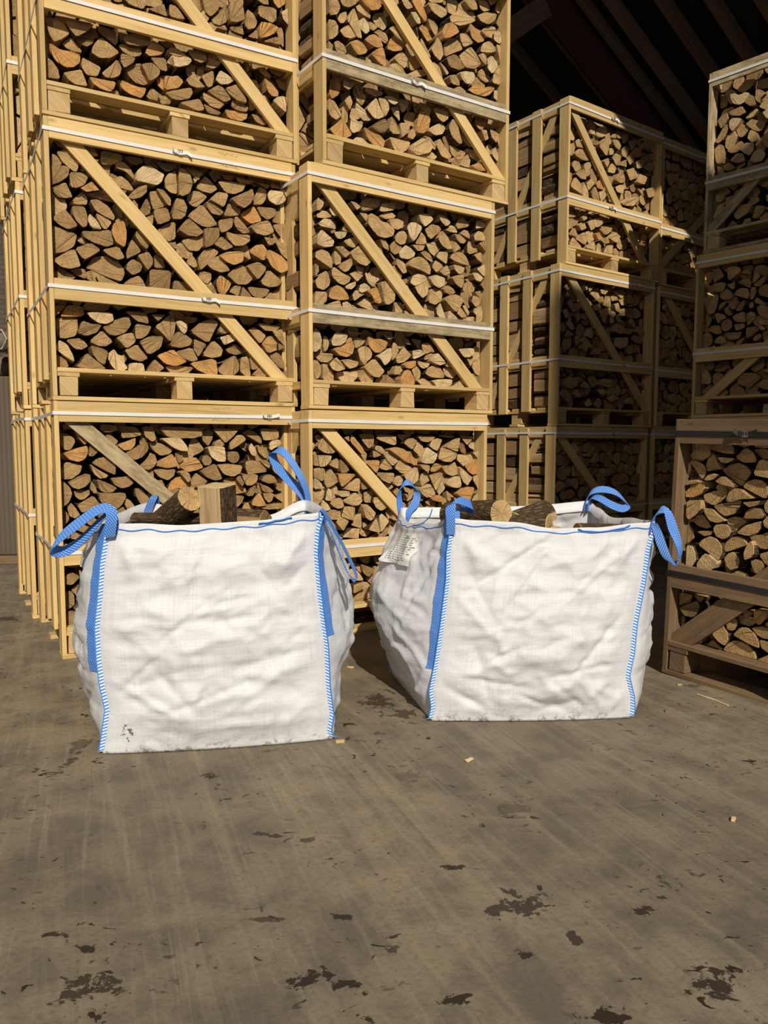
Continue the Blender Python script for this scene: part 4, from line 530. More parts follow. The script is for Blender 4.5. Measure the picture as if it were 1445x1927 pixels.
def loc_of(P, yaw, px, py):
    """front-face coordinates (along, height) of a point of a crate's front"""
    w, dd = wdir(yaw); q = hit_plane(px, py, P, -dd); return ((q - P).dot(w), q.z - P.z)
def brace_of(P, yaw, a, b, width, *m): return (loc_of(P, yaw, *a), loc_of(P, yaw, *b), width, *m)

LP = hit_z(118, 1241); LY = 30; lw, ld = wdir(LY)
MP = hit_z(689, 1187); MY = 33; mw, md = wdir(MY)
BP = hit_z(1071.6, 178, 3.79); BP.z = 0; BY = 36; bw, bd = wdir(BY)
GP = hit_z(1300, 786, 1.227); GP.z = 0; GY = -49; gw, gd = wdir(GY)
RP = hit_z(1245, 1267); RY = -57
UP = Vector((0, 0, 1))
GL, GM, GB, GR = 'crates in the left stack', 'crates in the middle stack', 'crates in the back corner stacks', 'crates in the shaded right stack'
def put(key, base, yaw, z, s0, w, h, label, group, br=None, t0=0.0, d=0.97, **k):
    ww, dd = wdir(yaw); P = base + ww * s0 + dd * t0 + UP * z
    bb = brace_of(P, yaw, *br) if br else None
    crate(key, P, yaw, w, d, h, label, group, bb, seed=len(CR) + 1, **k)
put('LB', LP, LY, 0, 0, 1.215, 1.228, 'pine crate of split logs on the floor, bottom of the left stack', GL, ((150, 798), (321, 941), .072, M_pine2), mid=.405, buckles=(.875, .5), stamp=.62)
put('LM', LP, LY, 1.23, 0.0, 1.232, 1.275, 'pine crate of split logs, second from the floor in the left stack', GL, ((138, 268), (524, 705), .066), mid=.40, buckles=(.5, .605), stamp=.66)
put('LT', LP, LY, 2.507, 0.0, 1.245, 1.275, 'pine crate of split logs, topmost of the left stack', GL, ((352, 0), (533, 241), .064), mid=.40, buckles=(.5, 0))
put('MB', MP, MY, 0, -.345, 1.20, 1.205, 'pine crate on the floor behind the gap between the two bags', GM, ((622.6, 812), (754, 958), .066), mid=.385, buckles=(0, 0))
put('MM', MP, MY, 1.207, -.338, 1.232, 1.235, 'pine crate with a stained middle rail, second in the middle stack', GM, ((625.4, 358), (904, 735), .068), mid=.395, midmat=M_pine2, buckles=(0, 0))
put('MT', MP, MY, 2.444, -.25, 1.247, 1.255, 'pine crate with a grey weathered middle rail, topmost of the middle stack', GM, ((738, 0), (940, 326), .06), mid=.41, midmat=M_pine2, buckles=(.5, .46))
put('BB', BP, BY, 0, -.10, 1.25, 1.178, 'dim pine crate on the floor in the back stack, behind the right bag', GB, ((1062, 825), (1130, 925), .07), mid=.40, buckles=(.6, .5))
put('BM', BP, BY, 1.18, -.075, 1.27, 1.30, 'pine crate half in shadow, second in the back stack', GB, ((1082, 527), (1175, 690), .07), mid=.405, buckles=(.78, .66))
put('BT', BP, BY, 2.482, 0.0, 1.25, 1.308, 'sunlit pine crate on top of the back stack under the rafters', GB, ((1088, 215), (1172, 395), .07), mid=.395, buckles=(.44, .44))
put('CB', BP, BY, 0, 1.27, 1.22, 1.178, 'dark pine crate on the floor in the farthest corner stack', GB, None, t0=.02, mid=.4)
put('CM', BP, BY, 1.18, 1.29, 1.22, 1.29, 'dark pine crate in the middle of the farthest corner stack', GB, ((1265, 565), (1310, 655), .07), t0=.02, mid=.4)
put('CT', BP, BY, 2.472, 1.285, 1.22, 1.30, 'pine crate topmost in the farthest corner stack, its lower half in shadow', GB, ((1253, 493), (1290, 452), .07), t0=.02, mid=.38)
put('GB', GP, GY, 0, .0, 1.22, 1.225, 'dark pine crate on the floor, hidden under the shaded right stack', GR, None, mid=.4)
put('GM', GP, GY, 1.227, 0.0, 1.22, 1.19, 'shaded pine crate above the near brown crate, middle of the right stack', GR, ((1312, 762), (1390, 693), .066), mid=.385, buckles=(.6, .6))
put('GT', GP, GY, 2.42, 0.05, 1.22, 1.265, 'pine crate topmost of the right stack with a patch of sun', GR, ((1335, 430), (1405, 350), .066), mid=.385, mat=M_pine2, buckles=(0, 0))
put('RB', RP, RY, 0.004, 0, 1.10, 1.130, 'old brown crate with black straps on the floor at the right edge', 'near right crate', ((1274.5, 1203), (1374, 1130), .092, M_grey), mid=.395, mat=M_grey, blocks=M_grey, strapmat=M_bstrap, buckles=(.30, .62), railh=.105, lean=(0, 1.6), strap_hw=.011)
# the second rows stand behind the first
put('LB2', LP, LY, 0, -.03, 1.215, 1.228, 'rear pine crate on the floor, behind the bottom left crate', 'rear crates of the left stack', None, t0=1.01, buckles=(0, 0))
put('LM2', LP, LY, 1.23, -.035, 1.232, 1.265, 'rear pine crate at mid height, behind the second left crate', 'rear crates of the left stack', None, t0=1.00, buckles=(0, 0))
put('LT2', LP, LY, 2.497, -.05, 1.245, 1.27, 'rear pine crate on top, behind the topmost left crate', 'rear crates of the left stack', None, t0=1.00, buckles=(0, 0))

# ------------------------------------------------------------------ split logs
def poly_area(p):
    return 0.5 * sum(p[i][0] * p[(i + 1) % len(p)][1] - p[(i + 1) % len(p)][0] * p[i][1] for i in range(len(p)))
def centroid(p):
    return (sum(a for a, _ in p) / len(p), sum(b for _, b in p) / len(p))
def inside(pt, p):
    c = False; x, y = pt; n = len(p); j = n - 1
    for i in range(n):
        xi, yi = p[i]; xj, yj = p[j]
        if (yi > y) != (yj > y) and x < (xj - xi) * (y - yi) / (yj - yi) + xi: c = not c
        j = i
    return c
def round_poly(p, it=1, r=0.17):
    for _ in range(it):
        q = []
        for i in range(len(p)):
            a, b = p[i], p[(i + 1) % len(p)]
            q.append((a[0] + (b[0] - a[0]) * r, a[1] + (b[1] - a[1]) * r)); q.append((b[0] + (a[0] - b[0]) * r, b[1] + (a[1] - b[1]) * r))
        p = q; r = 0.25
    return p
def rough_poly(p, rng, amp):
    """breaks long outlines into short slightly wavering steps"""
    q = []
    for i in range(len(p)):
        a, b = p[i], p[(i + 1) % len(p)]; L = math.hypot(b[0] - a[0], b[1] - a[1]); k = max(1, int(L / 0.022))
        nx, ny = -(b[1] - a[1]) / (L + 1e-9), (b[0] - a[0]) / (L + 1e-9)
        for j in range(k):
            t = j / k; o = rng.uniform(-amp, amp) * (0.4 if j == 0 else 1.0)
            q.append((a[0] + (b[0] - a[0]) * t + nx * o, a[1] + (b[1] - a[1]) * t + ny * o))
    return q
def pith_of(p):
    n = len(p); el = [(math.hypot(p[(i + 1) % n][0] - p[i][0], p[(i + 1) % n][1] - p[i][1]), i) for i in range(n)]
    per = sum(a for a, _ in el); L, i = max(el)
    if L / per > 0.31:
        a, b = p[i], p[(i + 1) % n]; return ((a[0] + b[0]) / 2, (a[1] + b[1]) / 2), L / per, 180
    best = (999, 0)
    for i in range(n):
        a, b, c = p[i - 1], p[i], p[(i + 1) % n]
        u = math.atan2(a[1] - b[1], a[0] - b[0]); v = math.atan2(c[1] - b[1], c[0] - b[0])
        an = abs((math.degrees(u - v) + 180) % 360 - 180)
        if an < best[0]: best = (an, i)
    if best[0] < 105: return p[best[1]], L / per, best[0]
    return centroid(p), L / per, best[0]
def shape_word(p, area):
    pt, lr, an = pith_of(p); per = sum(math.hypot(p[(i + 1) % len(p)][0] - p[i][0], p[(i + 1) % len(p)][1] - p[i][1]) for i in range(len(p)))
    q = 4 * PI * area / per ** 2
    if q > 0.86 and an > 105: return 'round'
    if len(p) == 3: return 'triangular'
    if lr > 0.31: return 'half-round'
    if an < 105: return 'wedge-shaped'
    return 'blocky'
def log_geo(mb, poly, t0, L, tone, rng, T, detail=True, bark=True):
    """one log: T maps (along, depth, height) to the mesh's space"""
    if poly_area(poly) < 0: poly = poly[::-1]
    pt, lr, an = pith_of(poly); c = centroid(poly)
    if detail: poly = rough_poly(round_poly(poly, 1 if len(poly) > 3 else 1, 0.15 if len(poly) > 4 else 0.09), rng, 0.0016)
    n = len(poly); size = math.sqrt(abs(poly_area(poly)) + 1e-9)
    sx, sy = rng.uniform(-0.05, 0.05), rng.uniform(-0.05, 0.05); k2 = rng.uniform(0.93, 1.0)
    dx, dz = rng.uniform(-0.012, 0.012), rng.uniform(-0.008, 0.008)
    sc = 1 - 0.0018 / max(size, .02)
    n0 = len(mb.v)
    for (x, z) in poly: mb.v.append(T(c[0] + (x - c[0]) * sc, t0 + (x - c[0]) * sx + (z - c[1]) * sy, c[1] + (z - c[1]) * sc))
    for (x, z) in poly: mb.v.append(T(x, t0 + 0.003 + (x - c[0]) * sx + (z - c[1]) * sy, z))
    for (x, z) in poly: mb.v.append(T(c[0] + (x - c[0]) * k2 + dx, t0 + L, c[1] + (z - c[1]) * k2 + dz))
    uv = [(x - pt[0], z - pt[1]) for x, z in poly]
    mb.face([n0 + i for i in range(n)], uv, 0, tone)
    u = rng.random() * 5
    for i in range(n):
        j = (i + 1) % n; a, b = poly[i], poly[j]; ln = math.hypot(b[0] - a[0], b[1] - a[1])
        dist = abs((b[0] - a[0]) * (pt[1] - a[1]) - (b[1] - a[1]) * (pt[0] - a[0])) / (ln + 1e-9)
        m = 2 if dist < 0.16 * size or (not bark) else 1
        mb.face([n0 + j, n0 + i, n0 + n + i, n0 + n + j], [uv[j], uv[i], uv[i], uv[j]], 0, tone)
        mb.face([n0 + n + j, n0 + n + i, n0 + 2 * n + i, n0 + 2 * n + j], [(u + ln, 0), (u, 0), (u, L), (u + ln, L)], m, tone)
        u += ln
    mb.face([n0 + 2 * n + i for i in range(n)][::-1], uv[::-1], 0, tone)

def voronoi(x0, x1, z0, z1, n, rng):
    W, H = x1 - x0, z1 - z0; st = math.sqrt(W * H / n); pts = []
    rows = max(1, round(H / (st * 0.92)))
    for r in range(rows):
        z = z0 + (r + 0.5) * H / rows; cols = max(1, round(W / st)); o = 0.5 * (r % 2)
        for c_ in range(cols + (r % 2)):
            pts.append((x0 + (c_ + 0.5 - o) * W / cols + rng.uniform(-.34, .34) * st, z + rng.uniform(-.3, .3) * st))
    pts = [(min(max(x, x0 + .01), x1 - .01), min(max(z, z0 + .01), z1 - .01)) for x, z in pts]
    out = []
    for i, (px, pz) in enumerate(pts):
        poly = [(x0, z0), (x1, z0), (x1, z1), (x0, z1)]
        for j, (qx, qz) in enumerate(pts):
            if i == j or abs(qx - px) > 3 * st or abs(qz - pz) > 3 * st: continue
            mx, mz = (px + qx) / 2, (pz + qz) / 2; nx, nz = qx - px, qz - pz; new = []
            for k in range(len(poly)):
                a, b = poly[k], poly[(k + 1) % len(poly)]
                da = (a[0] - mx) * nx + (a[1] - mz) * nz; db = (b[0] - mx) * nx + (b[1] - mz) * nz
                if da <= 0: new.append(a)
                if (da < 0) != (db < 0) and da != db:
                    t = da / (da - db); new.append((a[0] + (b[0] - a[0]) * t, a[1] + (b[1] - a[1]) * t))
            poly = new
            if len(poly) < 3: break
        if len(poly) >= 3: out.append(poly)
    return out
def woodpack(x0, x1, z0, z1, n, rng, smooth=True):
    res = []
    for p in voronoi(x0, x1, z0, z1, n, rng):
        # drop slivers of edges
        q = [p[i] for i in range(len(p)) if math.hypot(p[i][0] - p[i - 1][0], p[i][1] - p[i - 1][1]) > 0.012]
        if len(q) < 3: continue
        parts = [q]
        a = poly_area(q)
        if rng.random() < 0.30 and a > 0.009 and len(q) >= 5:
            i = rng.randrange(len(q)); j = (i + len(q) // 2) % len(q); i, j = min(i, j), max(i, j)
            parts = [q[i:j + 1], q[j:] + q[:i + 1]]
        for s in parts:
            if len(s) < 3 or abs(poly_area(s)) < 0.0015: continue
            c = centroid(s); sz = math.sqrt(abs(poly_area(s))); k = 1 - rng.uniform(0.006, 0.013) / sz
            k *= rng.choice((1, 1, 1, .94))
            s = [(c[0] + (x - c[0]) * k, c[1] + (z - c[1]) * k) for x, z in s]
            if smooth and len(s) > 3:       # one side bulges where the bark was
                i0 = rng.randrange(len(s)); out = []; m = len(s) // 2 + 1
                for i in range(len(s)):
                    a_, b_, c_ = s[i - 1], s[i], s[(i + 1) % len(s)]
                    if (i - i0) % len(s) < m - 1:
                        out.append((b_[0] + (a_[0] - b_[0]) * .3, b_[1] + (a_[1] - b_[1]) * .3)); out.append((b_[0] + (c_[0] - b_[0]) * .3, b_[1] + (c_[1] - b_[1]) * .3))
                    else: out.append(b_)
                s = out
            res.append(s)
    return res

FIRE = MB()         # every log beyond the three hundred largest
TRACED = {}
cand = []
LR = random.Random(11)
TONES = {'L': (.05, .42), 'M': (.36, .70), 'R': (.2, .6), 'G': (.2, .6), 'B': (.3, .66)}  # left-stack logs get a darker colour, standing in for weaker sun there
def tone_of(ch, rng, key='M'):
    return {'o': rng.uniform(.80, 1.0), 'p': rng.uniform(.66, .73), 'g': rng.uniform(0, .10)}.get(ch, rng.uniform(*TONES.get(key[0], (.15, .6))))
for (ox, oy, k, key, txt) in LOGS:
    c = CR[key]; M = c['M']; Mi = M.inverted(); n = (M.to_3x3() @ Vector((0, -1, 0)))
    for ent in txt.split(';'):
        a = ent.split(); ch = ''
        if a[0] in 'opg': ch = a.pop(0)
        px = [(ox + float(a[i]) * 10 / k, oy + float(a[i + 1]) * 10 / k) for i in range(0, len(a), 2)]
        cx, cy = centroid(px); ar = abs(poly_area(px))
        dup = False
        for o in cand:
            if o['key'] == key and math.hypot(o['pc'][0] - cx, o['pc'][1] - cy) < 0.42 * math.sqrt(min(ar, o['ar'])): dup = True
        if dup: continue
        t0 = 0.047 + LR.random() ** 1.6 * 0.045
        if ch == 'p': t0 = 0.046 + LR.random() * .008
        P0 = M @ Vector((0, t0, 0)); loc = []
        for (x, y) in px:
            q = Mi @ hit_plane(x, y, P0, n)
            loc.append((min(max(q.x, 0.0245), c['w'] - 0.0245), min(max(q.z, c['deck'] + 0.001), c['h'] - 0.012)))
        if abs(poly_area(loc)) < 2e-4: continue
        if poly_area(loc) < 0: loc = loc[::-1]
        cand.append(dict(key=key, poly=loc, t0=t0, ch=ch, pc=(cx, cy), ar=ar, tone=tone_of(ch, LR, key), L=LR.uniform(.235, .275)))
        TRACED.setdefault(key, []).append(loc)
cand.sort(key=lambda o: -o['ar'])
CRATE_WORD = {'LM': 'left stack second crate', 'LT': 'left stack top crate', 'LB': 'left stack bottom crate', 'MM': 'middle stack second crate', 'MT': 'middle stack top crate', 'MB': 'middle stack bottom crate', 'RB': 'brown crate at right', 'GM': 'right stack middle crate', 'GT': 'right stack top crate', 'BT': 'back stack top crate', 'BM': 'back stack second crate'}
solo = cand[:300]
areas = sorted(o['ar'] for o in solo); a1, a2 = areas[100], areas[220]
labs = {}
for o in solo:
    c = CR[o['key']]; cx, cz = centroid(o['poly']); up = cz > c['zr']
    lo, hi = (c['zr'] + c['rh'], c['h'] - c['railh']) if up else (c['deck'], c['zr'] - c['rh'])
    v = (cz - lo) / (hi - lo); hz = cx / c['w']
    if up: vw = 'under top rail' if v > .80 else 'high in upper bay' if v > .55 else 'low in upper bay' if v > .25 else 'above middle rail'
    else: vw = 'under middle rail' if v > .66 else 'amid lower bay' if v > .33 else 'on pallet deck'
    hw = 'by left post' if hz < .15 else 'left of centre' if hz < .40 else 'at centre' if hz < .60 else 'right of centre' if hz < .85 else 'by right post'
    if o['key'] == 'RB': hw = 'by left post' if hz < .15 else 'in from post' if hz < .27 else 'by frame edge'
    col = {'o': 'orange ', 'p': 'pale ', 'g': 'greyish '}.get(o['ch'], 'tan ')
    sz = 'small ' if o['ar'] < a1 else 'large ' if o['ar'] > a2 else ''
    o['lab'] = f"{sz}{col}{shape_word(o['poly'], abs(poly_area(o['poly'])))} log {vw}, {hw}, {CRATE_WORD[o['key']]}"
    labs.setdefault(o['lab'], []).append(o)
NAMES = {2: ('leftmost', 'rightmost'), 3: ('leftmost', 'middle', 'rightmost'), 4: ('leftmost', 'inner-left', 'inner-right', 'rightmost')}
for l, g in labs.items():
    if len(g) == 1: continue
    g.sort(key=lambda o: o['pc'][0]); xs = [o['pc'][0] for o in g]; ys = [o['pc'][1] for o in g]
    if len(g) == 2 and max(ys) - min(ys) > xs[1] - xs[0]: g.sort(key=lambda o: o['pc'][1]); nm = ('upper', 'lower')
    else: nm = NAMES.get(len(g)) or tuple('%d-from-left' % (i + 1) for i in range(len(g)))
    for o, w_ in zip(g, nm): o['lab'] = l + ', ' + w_
for o in solo:
    c = CR[o['key']]; M = c['M']; cc = centroid(o['poly']); mb = MB(); t0 = o['t0']
    log_geo(mb, [(x - cc[0], z - cc[1]) for x, z in o['poly']], 0.0, o['L'], o['tone'], random.Random(int(o['pc'][0] * 31 + o['pc'][1])), lambda x, y, z: (x, y, z))
    ob = mb.build('firewood_log', LOGM); ob.matrix_world = M @ Matrix.Translation((cc[0], t0, cc[1]))
    tag(ob, o['lab'], 'log', 'split logs in the ' + CRATE_WORD[o['key']])
def to_world(M): return lambda x, y, z: tuple(M @ Vector((x, y, z)))
for o in cand[300:]:
    log_geo(FIRE, o['poly'], o['t0'], o['L'], o['tone'], random.Random(int(o['pc'][0] * 31 + o['pc'][1])), to_world(CR[o['key']]['M']))
for key, c in CR.items():
    T = to_world(c['M']); rng = random.Random(len(key) + ord(key[0]) * 13 + ord(key[1]))
    xs = (0.030, c['w'] - 0.030); zs = (c['deck'] + 0.001, c['h'] - 0.03 - (0.03 if key in ('BT', 'CT') else 0))
    tr = TRACED.get(key, [])
    first = woodpack(*xs, *zs, 108 if key[0] != 'R' else 80, rng)
    for p in first:
        if key.endswith('2') : break
        if tr:
            cc = centroid(p); tests = [cc] + [((a + cc[0]) / 2, (b + cc[1]) / 2) for a, b in p]
            hit = sum(any(inside(q, t) for t in tr) for q in tests) / len(tests)
            if hit > 0.30: continue
            log_geo(FIRE, p, rng.uniform(.085, .12), .2, rng.uniform(.05, .6), rng, T, True)
        else:
            log_geo(FIRE, p, 0.048 + rng.random() ** 2 * .05, rng.uniform(.23, .27), rng.uniform(.10, .66) if rng.random() < .86 else rng.uniform(.8, 1), rng, T, key[0] in 'BCG' and key != 'GB', rng.random() < .5)
    rows = [(.345, .26), (.64, .27)]
    if key.endswith('2'): rows = [(.05, .26), (.36, .26), (.66, .26)]
    for (t, L) in rows:
        for p in woodpack(*xs, *zs, 84, rng, False):
            log_geo(FIRE, p, t + rng.random() * .02, L, rng.uniform(.15, .75), rng, T, False, rng.random() < .35)
# ------------------------------------------------------------------ shell of the barn
def struct(name, mb, m, **k):
    o = mb.build(name, m, **k); o['kind'] = 'structure'; return o
k = MB(); k.v = [(-14, -6, 0), (14, -6, 0), (14, 16, 0), (-14, 16, 0)]; k.face((0, 1, 2, 3)); struct('floor', k, M_floor)
rw, rt = wdir(30)                      # the barn lies along the stacks
def W(a, t, z=0): return rw * a + rt * t + UP * z
def slab(name, a0, a1, t0, t1, z0, z1, m):
    k = MB(); k.box(a0, a1, t0, t1, z0, z1, 0, 0, random, 0.002); o = k.build(name, m); o.rotation_euler = (0, 0, R(30)); o['kind'] = 'structure'; return o
slab('wall_back', -7, 8.2, 10.2, 10.45, 0, 9.5, M_brick)
slab('wall_right', 8.0, 8.25, -1.0, 10.2, 0, 4.6, M_brick)
slab('wall_left', -3.9, -3.65, 1.0, 10.2, 0, 9.5, M_brick)
k = MB(); q = [(3.04, 0), (9.5, 0), (9.5, 8.5), (3.9, 8.5), (3.04, 8.28)]  # added out-of-view wall, its outline shaped to shade the right-hand stacks
for y in (-1.9, -1.6): k.v += [(x, y, z) for x, z in q]
k.face((0, 1, 2, 3, 4)); k.face((9, 8, 7, 6, 5))
for i in range(5): j = (i + 1) % 5; k.face((i, i + 5, j + 5, j))
o = k.build('wall_sun_blocker', M_brick); o['kind'] = 'structure'
# the wall left of the stacks
SLOPE = math.tan(R(33)); A0, Z0 = 6.93, 4.35
def roof_z(a): return Z0 + (A0 - a) * SLOPE
k = MB()
for (a0, a1, dz) in ((-3.9, 8.4, 0.12),):
    for t in (1.3, 10.3):
        for a in (a0, a1): k.v.append(tuple(W(a, t, roof_z(a) + dz))); k.v.append(tuple(W(a, t, roof_z(a) + dz + .05)))
k.face((0, 2, 6, 4)); k.face((1, 5, 7, 3)); k.face((0, 1, 3, 2)); k.face((4, 6, 7, 5)); k.face((0, 4, 5, 1)); k.face((2, 3, 7, 6)); struct('ceiling', k, M_roof)
def beam(name, p, q, wx, hz, m):
    p, q = Vector(p), Vector(q); d = q - p; L = d.length; x = d.normalized(); y = rt; z = x.cross(y).normalized()
    if z.z < 0: z = -z
    M = Matrix((( x.x, y.x, z.x), (x.y, y.y, z.y), (x.z, y.z, z.z))).to_4x4(); M.translation = (p + q) / 2
    k = MB(); k.obox(M, L / 2, wx / 2, hz / 2); return struct(name, k, m)
def roof_hit(px, py, dz=0.0):
    n = Vector((0, 0, 1)) + rw * SLOPE; P = W(A0, 5, Z0 + dz); return hit_plane(px, py, P, n.normalized())
tn = 0
for i, (px, py) in enumerate(((1145, 0), (1243, 0), (1337, 0), (1010, -110), (905, -110), (800, -110), (1432, 0))):
    q = roof_hit(px, py); t = q.dot(rt); tn += 1
    wdt = .075 if i < 3 or i == 6 else .05
    beam('trim_%d' % tn, W(-1.2, t, roof_z(-1.2) + .03), W(8.2, t, roof_z(8.2) + .03), wdt, .11, M_rafter)
q = roof_hit(1035, 0, -.1); t = q.dot(rt); tn += 1
beam('trim_%d' % tn, W(-1.2, t, roof_z(-1.2) - .10), W(8.2, t, roof_z(8.2) - .10), .17, .24, M_steel)
# a pale tie beam crosses behind the middle stack
p = hit_plane(935, 75, W(0, 5.2), rt); q = hit_plane(1022, 15, W(0, 5.2), rt)
d = (q - p); q2 = q + d * .02; p2 = p - d * 2.5; tn += 1
beam('trim_%d' % tn, p2, q2, .09, .17, M_grey)

# ------------------------------------------------------------------ store by the back wall at the left
o = empty('wrapped_sheet_stack', (-3.45, 6.55, 0), R(4)); tag(o, 'tall beige ribbed sheet pack standing against the dark brick wall at left', 'sheet')
k = MB(); k.box(-1.4, .62, 0, .5, .075, 1.60, 0, .004, random.Random(3), .01); k.build('pack', M_rib, o)
k = MB(); k.box(-1.42, .64, -.03, .53, 0, .075, 0, .002, random.Random(4), .004); k.build('base_board', M_grey, o)
o = empty('wrapped_bundle', (-3.35, 6.5, 1.602), R(4)); tag(o, 'long brown wrapped bundle tied with pale strapping on the ribbed sheet pack', 'bundle')
k = MB()
k.tube([(-1.2 + i * .16, .22 + .01 * math.sin(i * 2), .09) for i in range(12)], [.085, .09, .088, .09, .085, .09, .087, .09, .088, .09, .088, .08], 12); k.build('wrap', M_card, o, True)
for x in (-.75, .28):
    k = MB(); k.tube([(x + .01 * math.sin(a), .22 + .093 * math.cos(a), .09 + .093 * math.sin(a)) for a in [i * PI / 8 for i in range(16)]], .006, 5, 0, True); k.build('tie', M_twine, o)
o = empty('paper_roll', (-3.28, 6.62, 1.78), R(4)); tag(o, 'round brown roll with knotted pale twine resting above the wrapped bundle', 'roll')
k = MB(); k.tube([(.13, -.28, .09), (.13, -.1, .09), (.12, .5, .09)], [.082, .085, .085], 16); k.build('tube', M_card, o, True)
k = MB()
k.tube([(.13 + .088 * math.cos(a), -.12 + .1 * math.sin(a), .09 + .088 * math.sin(a)) for a in [i * PI / 9 for i in range(18)]], .006, 5, 0, True)
k.tube([(.05, -.30, .06), (.08, -.31, .16), (.16, -.30, .175), (.20, -.31, .1), (.16, -.31, .02), (.09, -.31, .03)], .005, 5, 0, True)
k.build('twine', M_twine, o)

# ------------------------------------------------------------------ bits on the floor
def chip(name, px, py, L, wd, th, rz, label, cat, m, rng, group=None):
    p = hit_z(px, py); k = MB(); n0 = 0
    k.box(-L / 2, L / 2, -wd / 2, wd / 2, 0, th, 0, min(wd, th) * .25, rng, .0008); o = k.build(name, m); o.location = (p.x, p.y, 0.0012); o.rotation_euler = (0, 0, R(rz)); tag(o, label, cat, group)
cr = random.Random(8)
k = MB(); p0 = hit_z(1311, 1308); p1 = hit_z(1370, 1329); k.tube([(0, 0, .004), tuple((p1 - p0) * .5 + Vector((.01, .004, .002))), tuple(p1 - p0 + Vector((0, 0, .003)))], [.002, .0035, .003], 5)
o = k.build('splinter', M_straw); o.location = p0; tag(o, 'long pale splinter lying on the floor before the brown crate', 'splinter')
for (px, py, L, rz, lab) in ((640, 1397, .03, 20, 'small brown wood chip touching the left bag at its right foot'), (655, 1391, .022, 70, 'tiny bark chip beside the left bag, right of the larger chip'),
                             (660, 1257, .03, -20, 'flat brown chip on the floor in the gap between the bags'), (1278, 1290, .02, 5, 'dark bark chip on the floor left of the brown crate'),
                             (806, 1391, .014, 5, 'dark crumb of bark on the floor in front of the right bag'), (883, 1432, .03, 40, 'thin pale chip on the open floor below the right bag'),
                             (1380, 1545, .022, 60, 'short pale sliver on the open floor near the right edge'), (395, 1462, .02, 10, 'dark bark crumb on the floor just below the left bag')):
    chip('wood_chip', px, py, L, L * .45, .006, rz, lab, 'chip', M_straw if 'pale' in lab else M_block if 'brown' in lab else M_bark, cr)
